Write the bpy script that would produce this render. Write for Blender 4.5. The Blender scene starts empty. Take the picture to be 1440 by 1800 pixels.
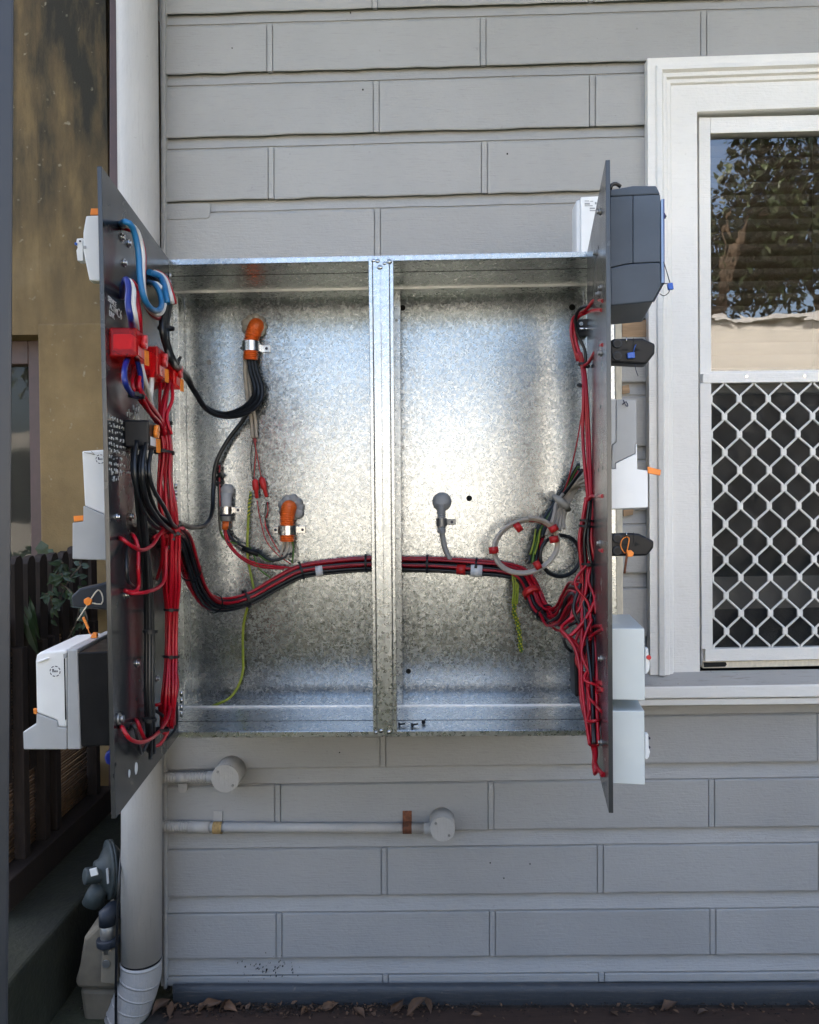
import bpy, bmesh, math, random
from mathutils import Vector, Matrix, Euler
random.seed(7)
S = bpy.context.scene
C = S.collection
V = Vector
rad = math.radians

# ------------------------------------------------------------------ camera
F = 1400.0                                   # focal length in pixels of the 1440 x 1800 photograph
CAM = V((0, 0, 1.18))
MR = Matrix.Rotation(rad(0.9), 3, 'Z') @ Matrix.Rotation(rad(90 - 0.6), 3, 'X') @ Matrix.Rotation(-0.010, 3, 'Z')
cd = bpy.data.cameras.new('camera'); cam = bpy.data.objects.new('camera', cd); C.objects.link(cam)
cd.sensor_fit = 'HORIZONTAL'; cd.sensor_width = 36; cd.lens = 36 * F / 1440
cd.clip_start = 0.02; cd.clip_end = 500
cam.matrix_world = Matrix.Translation(CAM) @ MR.to_4x4()
S.camera = cam

# ------------------------------------------------------------------ sky, sun, exposure
SUN_EL, SUN_AZ = rad(51), rad(-28)           # behind the house, from its left
w = bpy.data.worlds.new('World'); S.world = w; w.use_nodes = True
wn = w.node_tree.nodes; wl = w.node_tree.links
sky = wn.new('ShaderNodeTexSky'); sky.sky_type = 'NISHITA'; sky.sun_disc = False
sky.sun_elevation = SUN_EL; sky.sun_rotation = SUN_AZ; sky.air_density = 1.0; sky.dust_density = 6.0; sky.ozone_density = 1.0
bg = wn['Background']; bg.inputs['Strength'].default_value = 0.15
wl.new(sky.outputs[0], bg.inputs[0])
sl = bpy.data.lights.new('sun', 'SUN'); sun = bpy.data.objects.new('sun', sl); C.objects.link(sun)
sl.energy = 3.3; sl.angle = rad(0.5); sl.color = (1.0, 0.94, 0.85)
sd = V((math.sin(SUN_AZ) * math.cos(SUN_EL), math.cos(SUN_AZ) * math.cos(SUN_EL), math.sin(SUN_EL)))
sun.rotation_euler = (-sd).to_track_quat('-Z', 'Y').to_euler(); sun.location = (0, 0, 12)
vs = S.view_settings; vs.view_transform = 'Standard'; vs.look = 'None'; vs.gamma = 1.0; vs.use_curve_mapping = False
vs.exposure = 2.38
S.cycles.use_denoising = True
S.cycles.max_bounces = 8; S.cycles.diffuse_bounces = 4; S.cycles.glossy_bounces = 5; S.cycles.transparent_max_bounces = 16
S.cycles.caustics_reflective = False; S.cycles.caustics_refractive = False

# ------------------------------------------------------------------ geometry helpers
def ray(px, py):
    return MR @ V(((px - 720) / F, -(py - 900) / F, -1))
def P(px, py, Y):                            # the point of depth Y that this pixel of the photograph shows
    d = ray(px, py); return CAM + d * (Y / d.y)
def PP(px, py, p0, n):
    d = ray(px, py); return CAM + d * ((p0 - CAM).dot(n) / d.dot(n))

def link(o, parent=None):
    C.objects.link(o)
    if parent is not None:
        o.parent = parent
    return o
def wloc(o):
    p = V(o.location)
    while o.parent is not None:
        o = o.parent; p += V(o.location)
    return p
def empty(name, loc):
    o = bpy.data.objects.new(name, None); o.empty_display_size = 0.05; o.location = loc; C.objects.link(o); return o
def tag(o, label, cat, group=None):
    o['label'] = label; o['category'] = cat
    if group: o['group'] = group
    return o
def thing(name, label, cat, loc, group=None):
    return tag(empty(name, loc), label, cat, group)

class MB:
    def __init__(s): s.v = []; s.f = []; s.smooth = []
    def add(s, vs, fs, smooth=False):
        n = len(s.v); s.v += [V(a) for a in vs]
        for f in fs: s.f.append([n + i for i in f]); s.smooth.append(smooth)
        return s
    def hexa(s, p):                          # 4 near points, 4 far points in the same order
        return s.add(p, [(0, 1, 2, 3), (7, 6, 5, 4), (0, 4, 5, 1), (1, 5, 6, 2), (2, 6, 7, 3), (3, 7, 4, 0)])
    def box(s, a, b):
        x0, y0, z0 = a; x1, y1, z1 = b
        return s.hexa([(x0, y0, z0), (x1, y0, z0), (x1, y0, z1), (x0, y0, z1), (x0, y1, z0), (x1, y1, z0), (x1, y1, z1), (x0, y1, z1)])
    def prism(s, poly, ext):
        n = len(poly); p = [V(a) for a in poly]; q = [a + ext for a in p]
        fs = [tuple(range(n)), tuple(range(2 * n - 1, n - 1, -1))] + [(i, (i + 1) % n, n + (i + 1) % n, n + i) for i in range(n)]
        return s.add(p + q, fs)
    def tube(s, pts, r, n=8, cap=True, radii=None):
        pts = [V(p) for p in pts]; m = len(pts); t0 = (pts[1] - pts[0]).normalized()
        u = t0.orthogonal().normalized(); vs = []; tp = t0
        for i, p in enumerate(pts):
            t = (pts[min(i + 1, m - 1)] - pts[max(i - 1, 0)])
            t = t.normalized() if t.length > 1e-9 else tp
            q = tp.rotation_difference(t); u = (q @ u); u = (u - t * u.dot(t)).normalized(); w_ = t.cross(u); tp = t
            rr = radii[i] if radii else r
            for k in range(n):
                a = 2 * math.pi * k / n; vs.append(p + (u * math.cos(a) + w_ * math.sin(a)) * rr)
        fs = [(i * n + k, i * n + (k + 1) % n, (i + 1) * n + (k + 1) % n, (i + 1) * n + k) for i in range(m - 1) for k in range(n)]
        s.add(vs, fs, True)
        if cap:
            b = len(s.v) - len(vs)
            s.f.append([b + k for k in range(n - 1, -1, -1)]); s.smooth.append(False)
            s.f.append([b + (m - 1) * n + k for k in range(n)]); s.smooth.append(False)
        return s
    def disc(s, c, axis, r, h, n=16, sm=True):
        axis = V(axis).normalized(); return s.tube([V(c), V(c) + axis * h], r, n)
    def ball(s, c, r, n=10, m=6, sq=(1, 1, 1)):
        c = V(c); vs = []; fs = []
        for i in range(m + 1):
            a = math.pi * i / m
            for k in range(n):
                b = 2 * math.pi * k / n
                vs.append(c + V((math.sin(a) * math.cos(b) * sq[0], math.sin(a) * math.sin(b) * sq[1], math.cos(a) * sq[2])) * r)
        for i in range(m):
            for k in range(n):
                fs.append((i * n + k, i * n + (k + 1) % n, (i + 1) * n + (k + 1) % n, (i + 1) * n + k))
        return s.add(vs, fs, True)
    def build(s, name, mat, parent=None, bevel=0, fix=True, seg=2):
        c = sum(s.v, V()) / len(s.v)
        me = bpy.data.meshes.new(name); me.from_pydata([v - c for v in s.v], [], s.f)
        for p, sm in zip(me.polygons, s.smooth): p.use_smooth = sm
        if fix:
            bm = bmesh.new(); bm.from_mesh(me); bmesh.ops.remove_doubles(bm, verts=bm.verts, dist=1e-6)
            bmesh.ops.recalc_face_normals(bm, faces=bm.faces); bm.to_mesh(me); bm.free()
        me.materials.append(M[mat] if isinstance(mat, str) else mat)
        o = bpy.data.objects.new(name, me); link(o, parent)
        o.location = c - (wloc(parent) if parent is not None else V())
        if bevel:
            b = o.modifiers.new('bevel', 'BEVEL'); b.width = bevel; b.segments = seg; b.limit_method = 'ANGLE'; b.angle_limit = rad(40)
            if hasattr(b, 'harden_normals'): b.harden_normals = False
        return o
def spline(pts, step=0.006, closed=False):
    p = [V(a) for a in pts]
    q = [p[0] * 2 - p[1]] + p + [p[-1] * 2 - p[-2]]
    out = []
    for i in range(1, len(q) - 2):
        a, b, c, d = q[i - 1], q[i], q[i + 1], q[i + 2]
        n = max(2, int((c - b).length / step))
        for k in range(n):
            t = k / n
            out.append(0.5 * ((2 * b) + (c - a) * t + (2 * a - 5 * b + 4 * c - d) * t * t + (3 * b - a - 3 * c + d) * t ** 3))
    out.append(p[-1]); return out
def wire(root, pts, r, mat, name='wire', n=8, step=0.006):
    return MB().tube(spline(pts, step), r, n).build(name, mat, root, fix=False)
def frames(path):
    t0 = (path[1] - path[0]).normalized(); u = t0.orthogonal().normalized(); tp = t0; out = []
    for i in range(len(path)):
        t = (path[min(i + 1, len(path) - 1)] - path[max(i - 1, 0)]).normalized()
        u = tp.rotation_difference(t) @ u; u = (u - t * u.dot(t)).normalized(); tp = t
        out.append((t, u, t.cross(u)))
    return out
def bundle(root, pts, R, r, mats, loose=0.35, widths=None, name='wire', step=0.008, twist=0.6):
    path = spline(pts, step); fr = frames(path); n = len(mats); m = len(path)
    for k in range(n):
        a = k * 2.39996; rr = R * math.sqrt((k + 0.4) / n)
        ph = random.random() * 6.28; fq = random.uniform(0.5, 1.6); am = r * loose * 2
        ps = []
        for i in range(m):
            s_ = i / (m - 1); t, u, w_ = fr[i]; aa = a + twist * s_
            g = 1.0
            if widths:
                x = s_ * (len(widths) - 1); j = min(int(x), len(widths) - 2); g = widths[j] + (widths[j + 1] - widths[j]) * (x - j)
            ps.append(path[i] + (u * math.cos(aa) + w_ * math.sin(aa)) * rr * g + u * (am * g * math.sin(ph + fq * 6.28 * s_)) + w_ * (am * g * math.sin(ph * 1.7 + fq * 5 * s_)))
        MB().tube(ps, r, 7).build(name, mats[k], root, fix=False)
    return path, fr
def tie(root, c, t, R, mat='black_plastic', tail=True, name='cable_tie'):
    t = V(t).normalized(); u = t.orthogonal().normalized(); w_ = t.cross(u); mb = MB()
    n = 14; vs = []; h = 0.0022
    for k in range(n):
        a = 6.2832 * k / n; d = u * math.cos(a) + w_ * math.sin(a)
        vs += [c + d * R - t * h, c + d * R + t * h, c + d * (R + .0014) + t * h, c + d * (R + .0014) - t * h]
    fs = []
    for k in range(n):
        b, e = 4 * k, 4 * ((k + 1) % n)
        for j in range(4): fs.append((b + j, b + (j + 1) % 4, e + (j + 1) % 4, e + j))
    mb.add(vs, fs)
    if tail:
        d = (CAM - c).normalized(); d = (d - t * d.dot(t)).normalized(); q = c + d * R; s_ = t.cross(d)
        mb.hexa([q - s_ * .003 - t * .003, q + s_ * .003 - t * .003, q + s_ * .003 + t * .003, q - s_ * .003 + t * .003,
                 q - s_ * .003 - t * .003 + d * .006, q + s_ * .003 - t * .003 + d * .006, q + s_ * .003 + t * .003 + d * .006, q - s_ * .003 + t * .003 + d * .006])
    return mb.build(name, mat, root)
def prism_px(poly, Y, ext):
    return MB().prism([P(x, y, Y) for x, y in poly], ext)

# ------------------------------------------------------------------ materials
M = {}
def nt(name):
    m = bpy.data.materials.new(name); m.use_nodes = True; M[name] = m
    return m, m.node_tree.nodes, m.node_tree.links, m.node_tree.nodes['Principled BSDF']
def coords(n, l, scale):
    tc = n.new('ShaderNodeTexCoord'); mp = n.new('ShaderNodeMapping'); mp.inputs['Scale'].default_value = scale
    g = n.new('ShaderNodeNewGeometry'); l.new(g.outputs['Position'], mp.inputs[0]); return mp
def noise(n, l, vec, scale, detail=4, rough=0.55, dist=0.0):
    t = n.new('ShaderNodeTexNoise'); t.inputs['Scale'].default_value = scale; t.inputs['Detail'].default_value = detail
    t.inputs['Roughness'].default_value = rough; t.inputs['Distortion'].default_value = dist
    l.new(vec.outputs[0], t.inputs['Vector']); return t
def ramp(n, l, src, stops):
    r = n.new('ShaderNodeValToRGB'); e = r.color_ramp.elements
    while len(e) < len(stops): e.new(0.5)
    for el, (p, c) in zip(e, stops):
        el.position = p; el.color = (*c, 1) if len(c) == 3 else c
    l.new(src, r.inputs[0]); return r
def mul(c, k): return tuple(min(1, x * k) for x in c)
def simple(name, base, rough=0.5, metal=0.0, var=0.08, scale=40, bump=0.0, bscale=300, spec=0.5, stretch=(1, 1, 1), coat=0.0, trans=0.0, sheen=0):
    m, n, l, b = nt(name)
    mp = coords(n, l, stretch); t = noise(n, l, mp, scale, 5)
    oi = n.new('ShaderNodeObjectInfo')
    r = ramp(n, l, t.outputs['Fac'], [(0.3, mul(base, 1 - var)), (0.7, mul(base, 1 + var))])
    hs = n.new('ShaderNodeHueSaturation'); mm = n.new('ShaderNodeMapRange')
    mm.inputs['To Min'].default_value = 1 - var * 0.7; mm.inputs['To Max'].default_value = 1 + var * 0.7
    l.new(oi.outputs['Random'], mm.inputs[0]); l.new(mm.outputs[0], hs.inputs['Value']); l.new(r.outputs[0], hs.inputs['Color'])
    l.new(hs.outputs[0], b.inputs['Base Color'])
    rr = ramp(n, l, t.outputs['Fac'], [(0.2, (max(0.03, rough - 0.08),) * 3), (0.8, (min(1, rough + 0.08),) * 3)]); l.new(rr.outputs[0], b.inputs['Roughness'])
    b.inputs['Metallic'].default_value = metal; b.inputs['Specular IOR Level'].default_value = spec; b.inputs['Coat Weight'].default_value = coat
    if trans: b.inputs['Transmission Weight'].default_value = trans
    if bump:
        t2 = noise(n, l, mp, bscale, 4); bp = n.new('ShaderNodeBump'); bp.inputs['Strength'].default_value = bump; bp.inputs['Distance'].default_value = 0.001
        l.new(t2.outputs['Fac'], bp.inputs['Height']); l.new(bp.outputs[0], b.inputs['Normal'])
    return m

def paint(name, base, dirt, dirt_amt=0.5, rough=0.5, grain_dir=(4, 4, 70)):
    m, n, l, b = nt(name)
    mp = coords(n, l, (1, 1, 1)); mg = coords(n, l, grain_dir)
    big = noise(n, l, mp, 2.2, 6, 0.6); grain = noise(n, l, mg, 6, 6, 0.6); fine = noise(n, l, mp, 120, 5, 0.6); spots = noise(n, l, mp, 75, 2, 0.4)
    oi = n.new('ShaderNodeObjectInfo')
    c1 = ramp(n, l, big.outputs['Fac'], [(0.28, mul(base, 0.89)), (0.72, mul(base, 1.06))])
    mr = n.new('ShaderNodeMapRange'); mr.inputs['To Min'].default_value = 0.965; mr.inputs['To Max'].default_value = 1.035; l.new(oi.outputs['Random'], mr.inputs[0])
    hs = n.new('ShaderNodeHueSaturation'); l.new(c1.outputs[0], hs.inputs['Color']); l.new(mr.outputs[0], hs.inputs['Value'])
    sp = ramp(n, l, spots.outputs['Fac'], [(0.72, (0, 0, 0)), (0.80, (1, 1, 1))])
    dr = ramp(n, l, grain.outputs['Fac'], [(0.56, (0, 0, 0)), (0.82, (1, 1, 1))])
    mx = n.new('ShaderNodeMath'); mx.operation = 'MAXIMUM'; l.new(sp.outputs[0], mx.inputs[0]); l.new(dr.outputs[0], mx.inputs[1])
    ml = n.new('ShaderNodeMath'); ml.operation = 'MULTIPLY'; ml.inputs[1].default_value = dirt_amt; l.new(mx.outputs[0], ml.inputs[0])
    mix = n.new('ShaderNodeMix'); mix.data_type = 'RGBA'; l.new(ml.outputs[0], mix.inputs['Factor']); l.new(hs.outputs[0], mix.inputs['A']); mix.inputs['B'].default_value = (*dirt, 1)
    l.new(mix.outputs['Result'], b.inputs['Base Color'])
    b.inputs['Roughness'].default_value = rough; b.inputs['Specular IOR Level'].default_value = 0.35
    ad = n.new('ShaderNodeMath'); ad.operation = 'ADD'; l.new(grain.outputs['Fac'], ad.inputs[0]); l.new(fine.outputs['Fac'], ad.inputs[1])
    bp = n.new('ShaderNodeBump'); bp.inputs['Strength'].default_value = 0.7; bp.inputs['Distance'].default_value = 0.0016
    l.new(ad.outputs[0], bp.inputs['Height']); l.new(bp.outputs[0], b.inputs['Normal'])
paint('wall_paint', (0.372, 0.368, 0.358), (0.20, 0.195, 0.185), 0.45)
paint('white_paint', (0.83, 0.81, 0.77), (0.45, 0.43, 0.38), 0.22, 0.42)
paint('sill_weathered', (0.42, 0.40, 0.37), (0.16, 0.14, 0.12), 0.8, 0.8)
paint('plinth_paint', (0.058, 0.064, 0.072), (0.15, 0.13, 0.11), 0.85, 0.4)
paint('pipe_paint', (0.45, 0.435, 0.415), (0.26, 0.25, 0.24), 0.4, 0.42, (45, 45, 2.5))

def galv(name, base=(0.43, 0.455, 0.475), tilt=0.047, rough=(0.19, 0.32), cell=235):
    m, n, l, b = nt(name)
    mp = coords(n, l, (1, 1, 1)); ds = noise(n, l, mp, 140, 3, 0.6)
    vm = n.new('ShaderNodeVectorMath'); vm.operation = 'MULTIPLY_ADD'; vm.inputs[1].default_value = (0.016,) * 3
    l.new(ds.outputs['Color'], vm.inputs[0]); l.new(mp.outputs[0], vm.inputs[2])
    vo = n.new('ShaderNodeTexVoronoi'); vo.inputs['Scale'].default_value = cell; l.new(vm.outputs[0], vo.inputs['Vector'])
    big = noise(n, l, mp, 3.5, 5, 0.6)
    g = n.new('ShaderNodeNewGeometry')
    s1 = n.new('ShaderNodeVectorMath'); s1.operation = 'SUBTRACT'; s1.inputs[1].default_value = (0.5,) * 3; l.new(vo.outputs['Color'], s1.inputs[0])
    s2 = n.new('ShaderNodeVectorMath'); s2.operation = 'SCALE'; s2.inputs['Scale'].default_value = tilt; l.new(s1.outputs[0], s2.inputs[0])
    s3 = n.new('ShaderNodeVectorMath'); s3.operation = 'ADD'; l.new(s2.outputs[0], s3.inputs[0]); l.new(g.outputs['Normal'], s3.inputs[1])
    s4 = n.new('ShaderNodeVectorMath'); s4.operation = 'NORMALIZE'; l.new(s3.outputs[0], s4.inputs[0]); l.new(s4.outputs[0], b.inputs['Normal'])
    sep = n.new('ShaderNodeSeparateColor'); l.new(vo.outputs['Color'], sep.inputs[0])
    cr = ramp(n, l, sep.outputs[0], [(0.0, mul(base, 0.86)), (1.0, mul(base, 1.08))])
    cb = ramp(n, l, big.outputs['Fac'], [(0.3, (0.82,) * 3), (0.7, (1.0,) * 3)])
    mix = n.new('ShaderNodeMix'); mix.data_type = 'RGBA'; mix.blend_type = 'MULTIPLY'; mix.inputs['Factor'].default_value = 1
    l.new(cr.outputs[0], mix.inputs['A']); l.new(cb.outputs[0], mix.inputs['B']); l.new(mix.outputs['Result'], b.inputs['Base Color'])
    rr = ramp(n, l, sep.outputs[1], [(0.0, (rough[0],) * 3), (1.0, (rough[1],) * 3)]); l.new(rr.outputs[0], b.inputs['Roughness'])
    b.inputs['Metallic'].default_value = 1.0
galv('galvanised'); galv('galvanised_rail', (0.56, 0.585, 0.60), 0.02, (0.24, 0.36), 190)
simple('steel_edge', (0.75, 0.76, 0.76), 0.45, 1.0, 0.06)
simple('steel', (0.62, 0.62, 0.62), 0.25, 1.0, 0.1)
simple('panel_grey', (0.038, 0.039, 0.041), 0.24, 0.0, 0.03, 12, 0.0, 500, 0.7)
simple('panel_edge', (0.16, 0.16, 0.16), 0.4, 0, 0.15)
simple('red_wire', (0.42, 0.004, 0.016), 0.32, 0, 0.18, 15)
simple('black_wire', (0.010, 0.011, 0.013), 0.33, 0, 0.1)
simple('white_wire', (0.72, 0.70, 0.66), 0.4, 0, 0.06)
simple('teal_wire', (0.018, 0.16, 0.36), 0.35, 0, 0.08)
simple('blue_wire', (0.010, 0.022, 0.20), 0.33, 0, 0.08)
simple('beige_cable', (0.46, 0.41, 0.35), 0.5, 0, 0.1)
simple('grey_cable', (0.36, 0.34, 0.30), 0.5, 0, 0.1)
simple('green_wire', (0.07, 0.15, 0.02), 0.4, 0, 0.1)
simple('yellow_wire', (0.62, 0.56, 0.03), 0.4, 0, 0.1)
simple('olive_wire', (0.34, 0.40, 0.04), 0.4, 0, 0.1)
simple('orange_conduit', (0.82, 0.16, 0.025), 0.33, 0, 0.08)
simple('grey_conduit', (0.40, 0.40, 0.40), 0.5, 0, 0.1)
simple('sealant', (0.42, 0.40, 0.38), 0.35, 0, 0.15, 30, 0.4, 60)
simple('black_plastic', (0.008, 0.0085, 0.0105), 0.42, 0, 0.1, 40, 0.08, 700, 0.28)
simple('charcoal_plastic', (0.022, 0.027, 0.036), 0.42, 0, 0.12, 30, 0.12, 900, 0.3)
simple('slate_plastic', (0.060, 0.078, 0.105), 0.45, 0, 0.15, 12, 0.1, 900, 0.35)
simple('white_plastic', (0.76, 0.77, 0.77), 0.38, 0, 0.03, 20)
simple('grey_plastic', (0.40, 0.41, 0.42), 0.42, 0, 0.05, 20)
simple('mid_grey_plastic', (0.30, 0.31, 0.32), 0.42, 0, 0.05, 20)
simple('pale_enamel', (0.60, 0.64, 0.63), 0.35, 0, 0.03, 20)
simple('orange_tag', (0.86, 0.25, 0.03), 0.45, 0, 0.08)
simple('blue_tag', (0.02, 0.10, 0.45), 0.4, 0, 0.08)
simple('blue_label', (0.28, 0.40, 0.62), 0.35, 0, 0.1)
simple('red_tape', (0.55, 0.02, 0.02), 0.4, 0, 0.1)
simple('ink', (0.03, 0.03, 0.06), 0.6, 0, 0.1)
simple('chalk', (0.80, 0.80, 0.78), 0.7, 0, 0.05)
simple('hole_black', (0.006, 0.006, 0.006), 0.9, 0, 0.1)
simple('rust', (0.16, 0.06, 0.03), 0.8, 0.1, 0.4, 120, 0.4, 300)
simple('ochre_stain', (0.38, 0.25, 0.10), 0.8, 0, 0.4, 120, 0.3, 300)
simple('bare_timber', (0.33, 0.22, 0.13), 0.75, 0, 0.25, 15, 0.3, 200, 0.3, (1, 1, 8))
simple('cream_timber', (0.66, 0.60, 0.48), 0.7, 0, 0.12, 40, 0.3, 200, 0.3, (3, 3, 1))
simple('dark_timber', (0.030, 0.021, 0.017), 0.75, 0, 0.35, 20, 0.4, 200, 0.3, (6, 6, 1))
simple('reed', (0.17, 0.095, 0.045), 0.7, 0, 0.4, 60, 0.3, 300)
simple('brown_frame', (0.085, 0.050, 0.048), 0.5, 0, 0.15, 20)
simple('charcoal_post', (0.028, 0.030, 0.036), 0.45, 0, 0.1, 20)
simple('blind_brown', (0.085, 0.055, 0.035), 0.45, 0, 0.12, 20, 0.1, 200, 0.5, (1, 8, 8))
simple('gas_green', (0.030, 0.040, 0.042), 0.6, 0.1, 0.3, 40, 0.2, 200)
simple('gas_beige', (0.15, 0.128, 0.092), 0.8, 0, 0.3, 14, 0.3, 150)
simple('dull_steel', (0.30, 0.30, 0.29), 0.45, 0.8, 0.2)
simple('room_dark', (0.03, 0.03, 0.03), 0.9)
simple('sash_grey', (0.42, 0.40, 0.36), 0.6, 0, 0.1)
simple('leaf_green', (0.030, 0.060, 0.018), 0.5, 0, 0.4, 8)
simple('tree_leaf', (0.038, 0.056, 0.020), 0.45, 0, 0.4, 2)
simple('leaf_dry', (0.115, 0.062, 0.034), 0.7, 0, 0.45, 30, 0.3, 200)
simple('bark', (0.09, 0.065, 0.045), 0.9, 0, 0.3, 20, 0.6, 60, 0.2, (1, 1, 0.2))
simple('twig', (0.12, 0.09, 0.06), 0.8, 0, 0.3)
simple('cream_render', (0.64, 0.605, 0.535), 0.8, 0, 0.06, 3)
simple('roof_tile', (0.22, 0.10, 0.06), 0.8, 0, 0.2, 6)
simple('soil', (0.028, 0.021, 0.016), 0.95, 0, 0.5, 60, 0.8, 180)
simple('deck_timber', (0.050, 0.030, 0.022), 0.7, 0, 0.3, 20, 0.3, 120, 0.3, (1, 12, 12))
simple('eave_lining', (0.55, 0.54, 0.52), 0.7, 0, 0.04)
simple('insulator', (0.60, 0.05, 0.05), 0.3, 0, 0.1)

def translucent(name, col, trans, rough=0.12):
    m, n, l, b = nt(name)
    b.inputs['Base Color'].default_value = (*col, 1); b.inputs['Roughness'].default_value = rough
    tr = n.new('ShaderNodeBsdfTransparent'); tr.inputs[0].default_value = (*col, 1)
    mix = n.new('ShaderNodeMixShader'); mix.inputs[0].default_value = trans
    t = noise(n, l, coords(n, l, (1, 1, 1)), 30, 3); rr = ramp(n, l, t.outputs['Fac'], [(0.3, (rough * 0.7,) * 3), (0.7, (rough * 1.5,) * 3)]); l.new(rr.outputs[0], b.inputs['Roughness'])
    l.new(b.outputs[0], mix.inputs[1]); l.new(tr.outputs[0], mix.inputs[2]); l.new(mix.outputs[0], n['Material Output'].inputs[0])
translucent('red_clear', (0.95, 0.04, 0.05), 0.76, 0.08)
translucent('fly_mesh', (0.030, 0.029, 0.027), 0.40, 0.8)
M['fly_mesh'].node_tree.nodes['Transparent BSDF'].inputs[0].default_value = (0.75, 0.75, 0.75, 1)

def glass(name, refl, waves):
    m, n, l, b = nt(name); n.remove(b)
    mp = coords(n, l, (1, 1, 1)); t = noise(n, l, mp, waves[0], 2, 0.5, 0.6)
    bp = n.new('ShaderNodeBump'); bp.inputs['Strength'].default_value = waves[1]; bp.inputs['Distance'].default_value = 0.004; l.new(t.outputs['Fac'], bp.inputs['Height'])
    gl = n.new('ShaderNodeBsdfGlossy'); gl.inputs['Roughness'].default_value = 0.0; l.new(bp.outputs[0], gl.inputs['Normal'])
    tr = n.new('ShaderNodeBsdfTransparent'); tr.inputs[0].default_value = (0.93, 0.95, 0.94, 1)
    fr = n.new('ShaderNodeFresnel'); fr.inputs['IOR'].default_value = refl
    mix = n.new('ShaderNodeMixShader'); l.new(fr.outputs[0], mix.inputs[0]); l.new(tr.outputs[0], mix.inputs[1]); l.new(gl.outputs[0], mix.inputs[2]); l.new(mix.outputs[0], n['Material Output'].inputs[0])
glass('old_glass', 2.5, (11, 0.075)); glass('dark_glass', 1.5, (8, 0.1))

def stucco():
    m, n, l, b = nt('ochre_render')
    mp = coords(n, l, (1, 1, 1)); ms = coords(n, l, (7, 7, 1.6))
    big = noise(n, l, mp, 3, 6, 0.65); st = noise(n, l, ms, 1.6, 6, 0.6); fine = noise(n, l, mp, 160, 4, 0.7); dots = noise(n, l, mp, 45, 2, 0.4)
    c = ramp(n, l, big.outputs['Fac'], [(0.25, (0.16, 0.104, 0.044)), (0.6, (0.28, 0.19, 0.084)), (0.8, (0.37, 0.265, 0.135))])
    d = ramp(n, l, st.outputs['Fac'], [(0.22, (0, 0, 0)), (0.62, (1, 1, 1))])
    # mould grows in the upper half of the wall, fading out below
    sp = n.new('ShaderNodeSeparateXYZ'); l.new(mp.outputs[0], sp.inputs[0])
    mr = n.new('ShaderNodeMapRange'); mr.inputs['From Min'].default_value = 1.45; mr.inputs['From Max'].default_value = 2.3; mr.inputs['To Min'].default_value = 0.12; mr.inputs['To Max'].default_value = 1.0; l.new(sp.outputs['Z'], mr.inputs[0])
    mu = n.new('ShaderNodeMath'); mu.operation = 'MULTIPLY'; l.new(d.outputs[0], mu.inputs[0]); l.new(mr.outputs[0], mu.inputs[1])
    mix = n.new('ShaderNodeMix'); mix.data_type = 'RGBA'; l.new(mu.outputs[0], mix.inputs['Factor']); l.new(c.outputs[0], mix.inputs['A']); mix.inputs['B'].default_value = (0.030, 0.028, 0.020, 1)
    fs = ramp(n, l, dots.outputs['Fac'], [(0.70, (0, 0, 0)), (0.78, (0.5, 0.5, 0.5))])
    mix2 = n.new('ShaderNodeMix'); mix2.data_type = 'RGBA'; l.new(fs.outputs[0], mix2.inputs['Factor']); l.new(mix.outputs['Result'], mix2.inputs['A']); mix2.inputs['B'].default_value = (0.40, 0.36, 0.26, 1)
    l.new(mix2.outputs['Result'], b.inputs['Base Color']); b.inputs['Roughness'].default_value = 0.9
    bp = n.new('ShaderNodeBump'); bp.inputs['Strength'].default_value = 0.6; bp.inputs['Distance'].default_value = 0.004; l.new(fine.outputs['Fac'], bp.inputs['Height']); l.new(bp.outputs[0], b.inputs['Normal'])
stucco()
def moss():
    m, n, l, b = nt('mossy_concrete'); mp = coords(n, l, (1, 1, 1)); t = noise(n, l, mp, 5, 6, 0.65); f = noise(n, l, mp, 90, 4)
    c = ramp(n, l, t.outputs['Fac'], [(0.3, (0.010, 0.011, 0.008)), (0.55, (0.022, 0.024, 0.012)), (0.75, (0.045, 0.045, 0.032))]); l.new(c.outputs[0], b.inputs['Base Color']); b.inputs['Roughness'].default_value = 0.95
    bp = n.new('ShaderNodeBump'); bp.inputs['Strength'].default_value = 0.6; bp.inputs['Distance'].default_value = 0.004; l.new(f.outputs['Fac'], bp.inputs['Height']); l.new(bp.outputs[0], b.inputs['Normal'])
moss()
def lawn():
    m, n, l, b = nt('garden_ground'); mp = coords(n, l, (1, 1, 1)); t = noise(n, l, mp, 0.8, 6, 0.65); f = noise(n, l, mp, 60, 4)
    c = ramp(n, l, t.outputs['Fac'], [(0.35, (0.045, 0.042, 0.028)), (0.6, (0.04, 0.05, 0.022)), (0.75, (0.08, 0.07, 0.05))]); l.new(c.outputs[0], b.inputs['Base Color']); b.inputs['Roughness'].default_value = 0.95
    bp = n.new('ShaderNodeBump'); bp.inputs['Strength'].default_value = 0.7; bp.inputs['Distance'].default_value = 0.01; l.new(f.outputs['Fac'], bp.inputs['Height']); l.new(bp.outputs[0], b.inputs['Normal'])
lawn()

# ================================================================== SETTING
YW = 1.88                                     # face of the weatherboards
g = MB().add([(-80, -80, 0), (80, -80, 0), (80, 80, 0), (-80, 80, 0)], [(0, 1, 2, 3)]).build('ground', 'garden_ground', fix=False); g['kind'] = 'structure'
XC = P(283, 900, YW).x                        # corner of the house
d_ = MB()
d_.box((XC - 0.02, 1.0, 0.003), (3.0, 1.862, 0.006)); dk = d_.build('path', 'soil'); dk['kind'] = 'structure'
for k in range(3):
    y1 = 1.835 - k * 0.095
    MB().box((XC + 0.03, y1 - 0.09, 0.0062), (2.6, y1, 0.012)).build('deck_board', 'deck_timber', dk, bevel=0.003)

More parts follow.
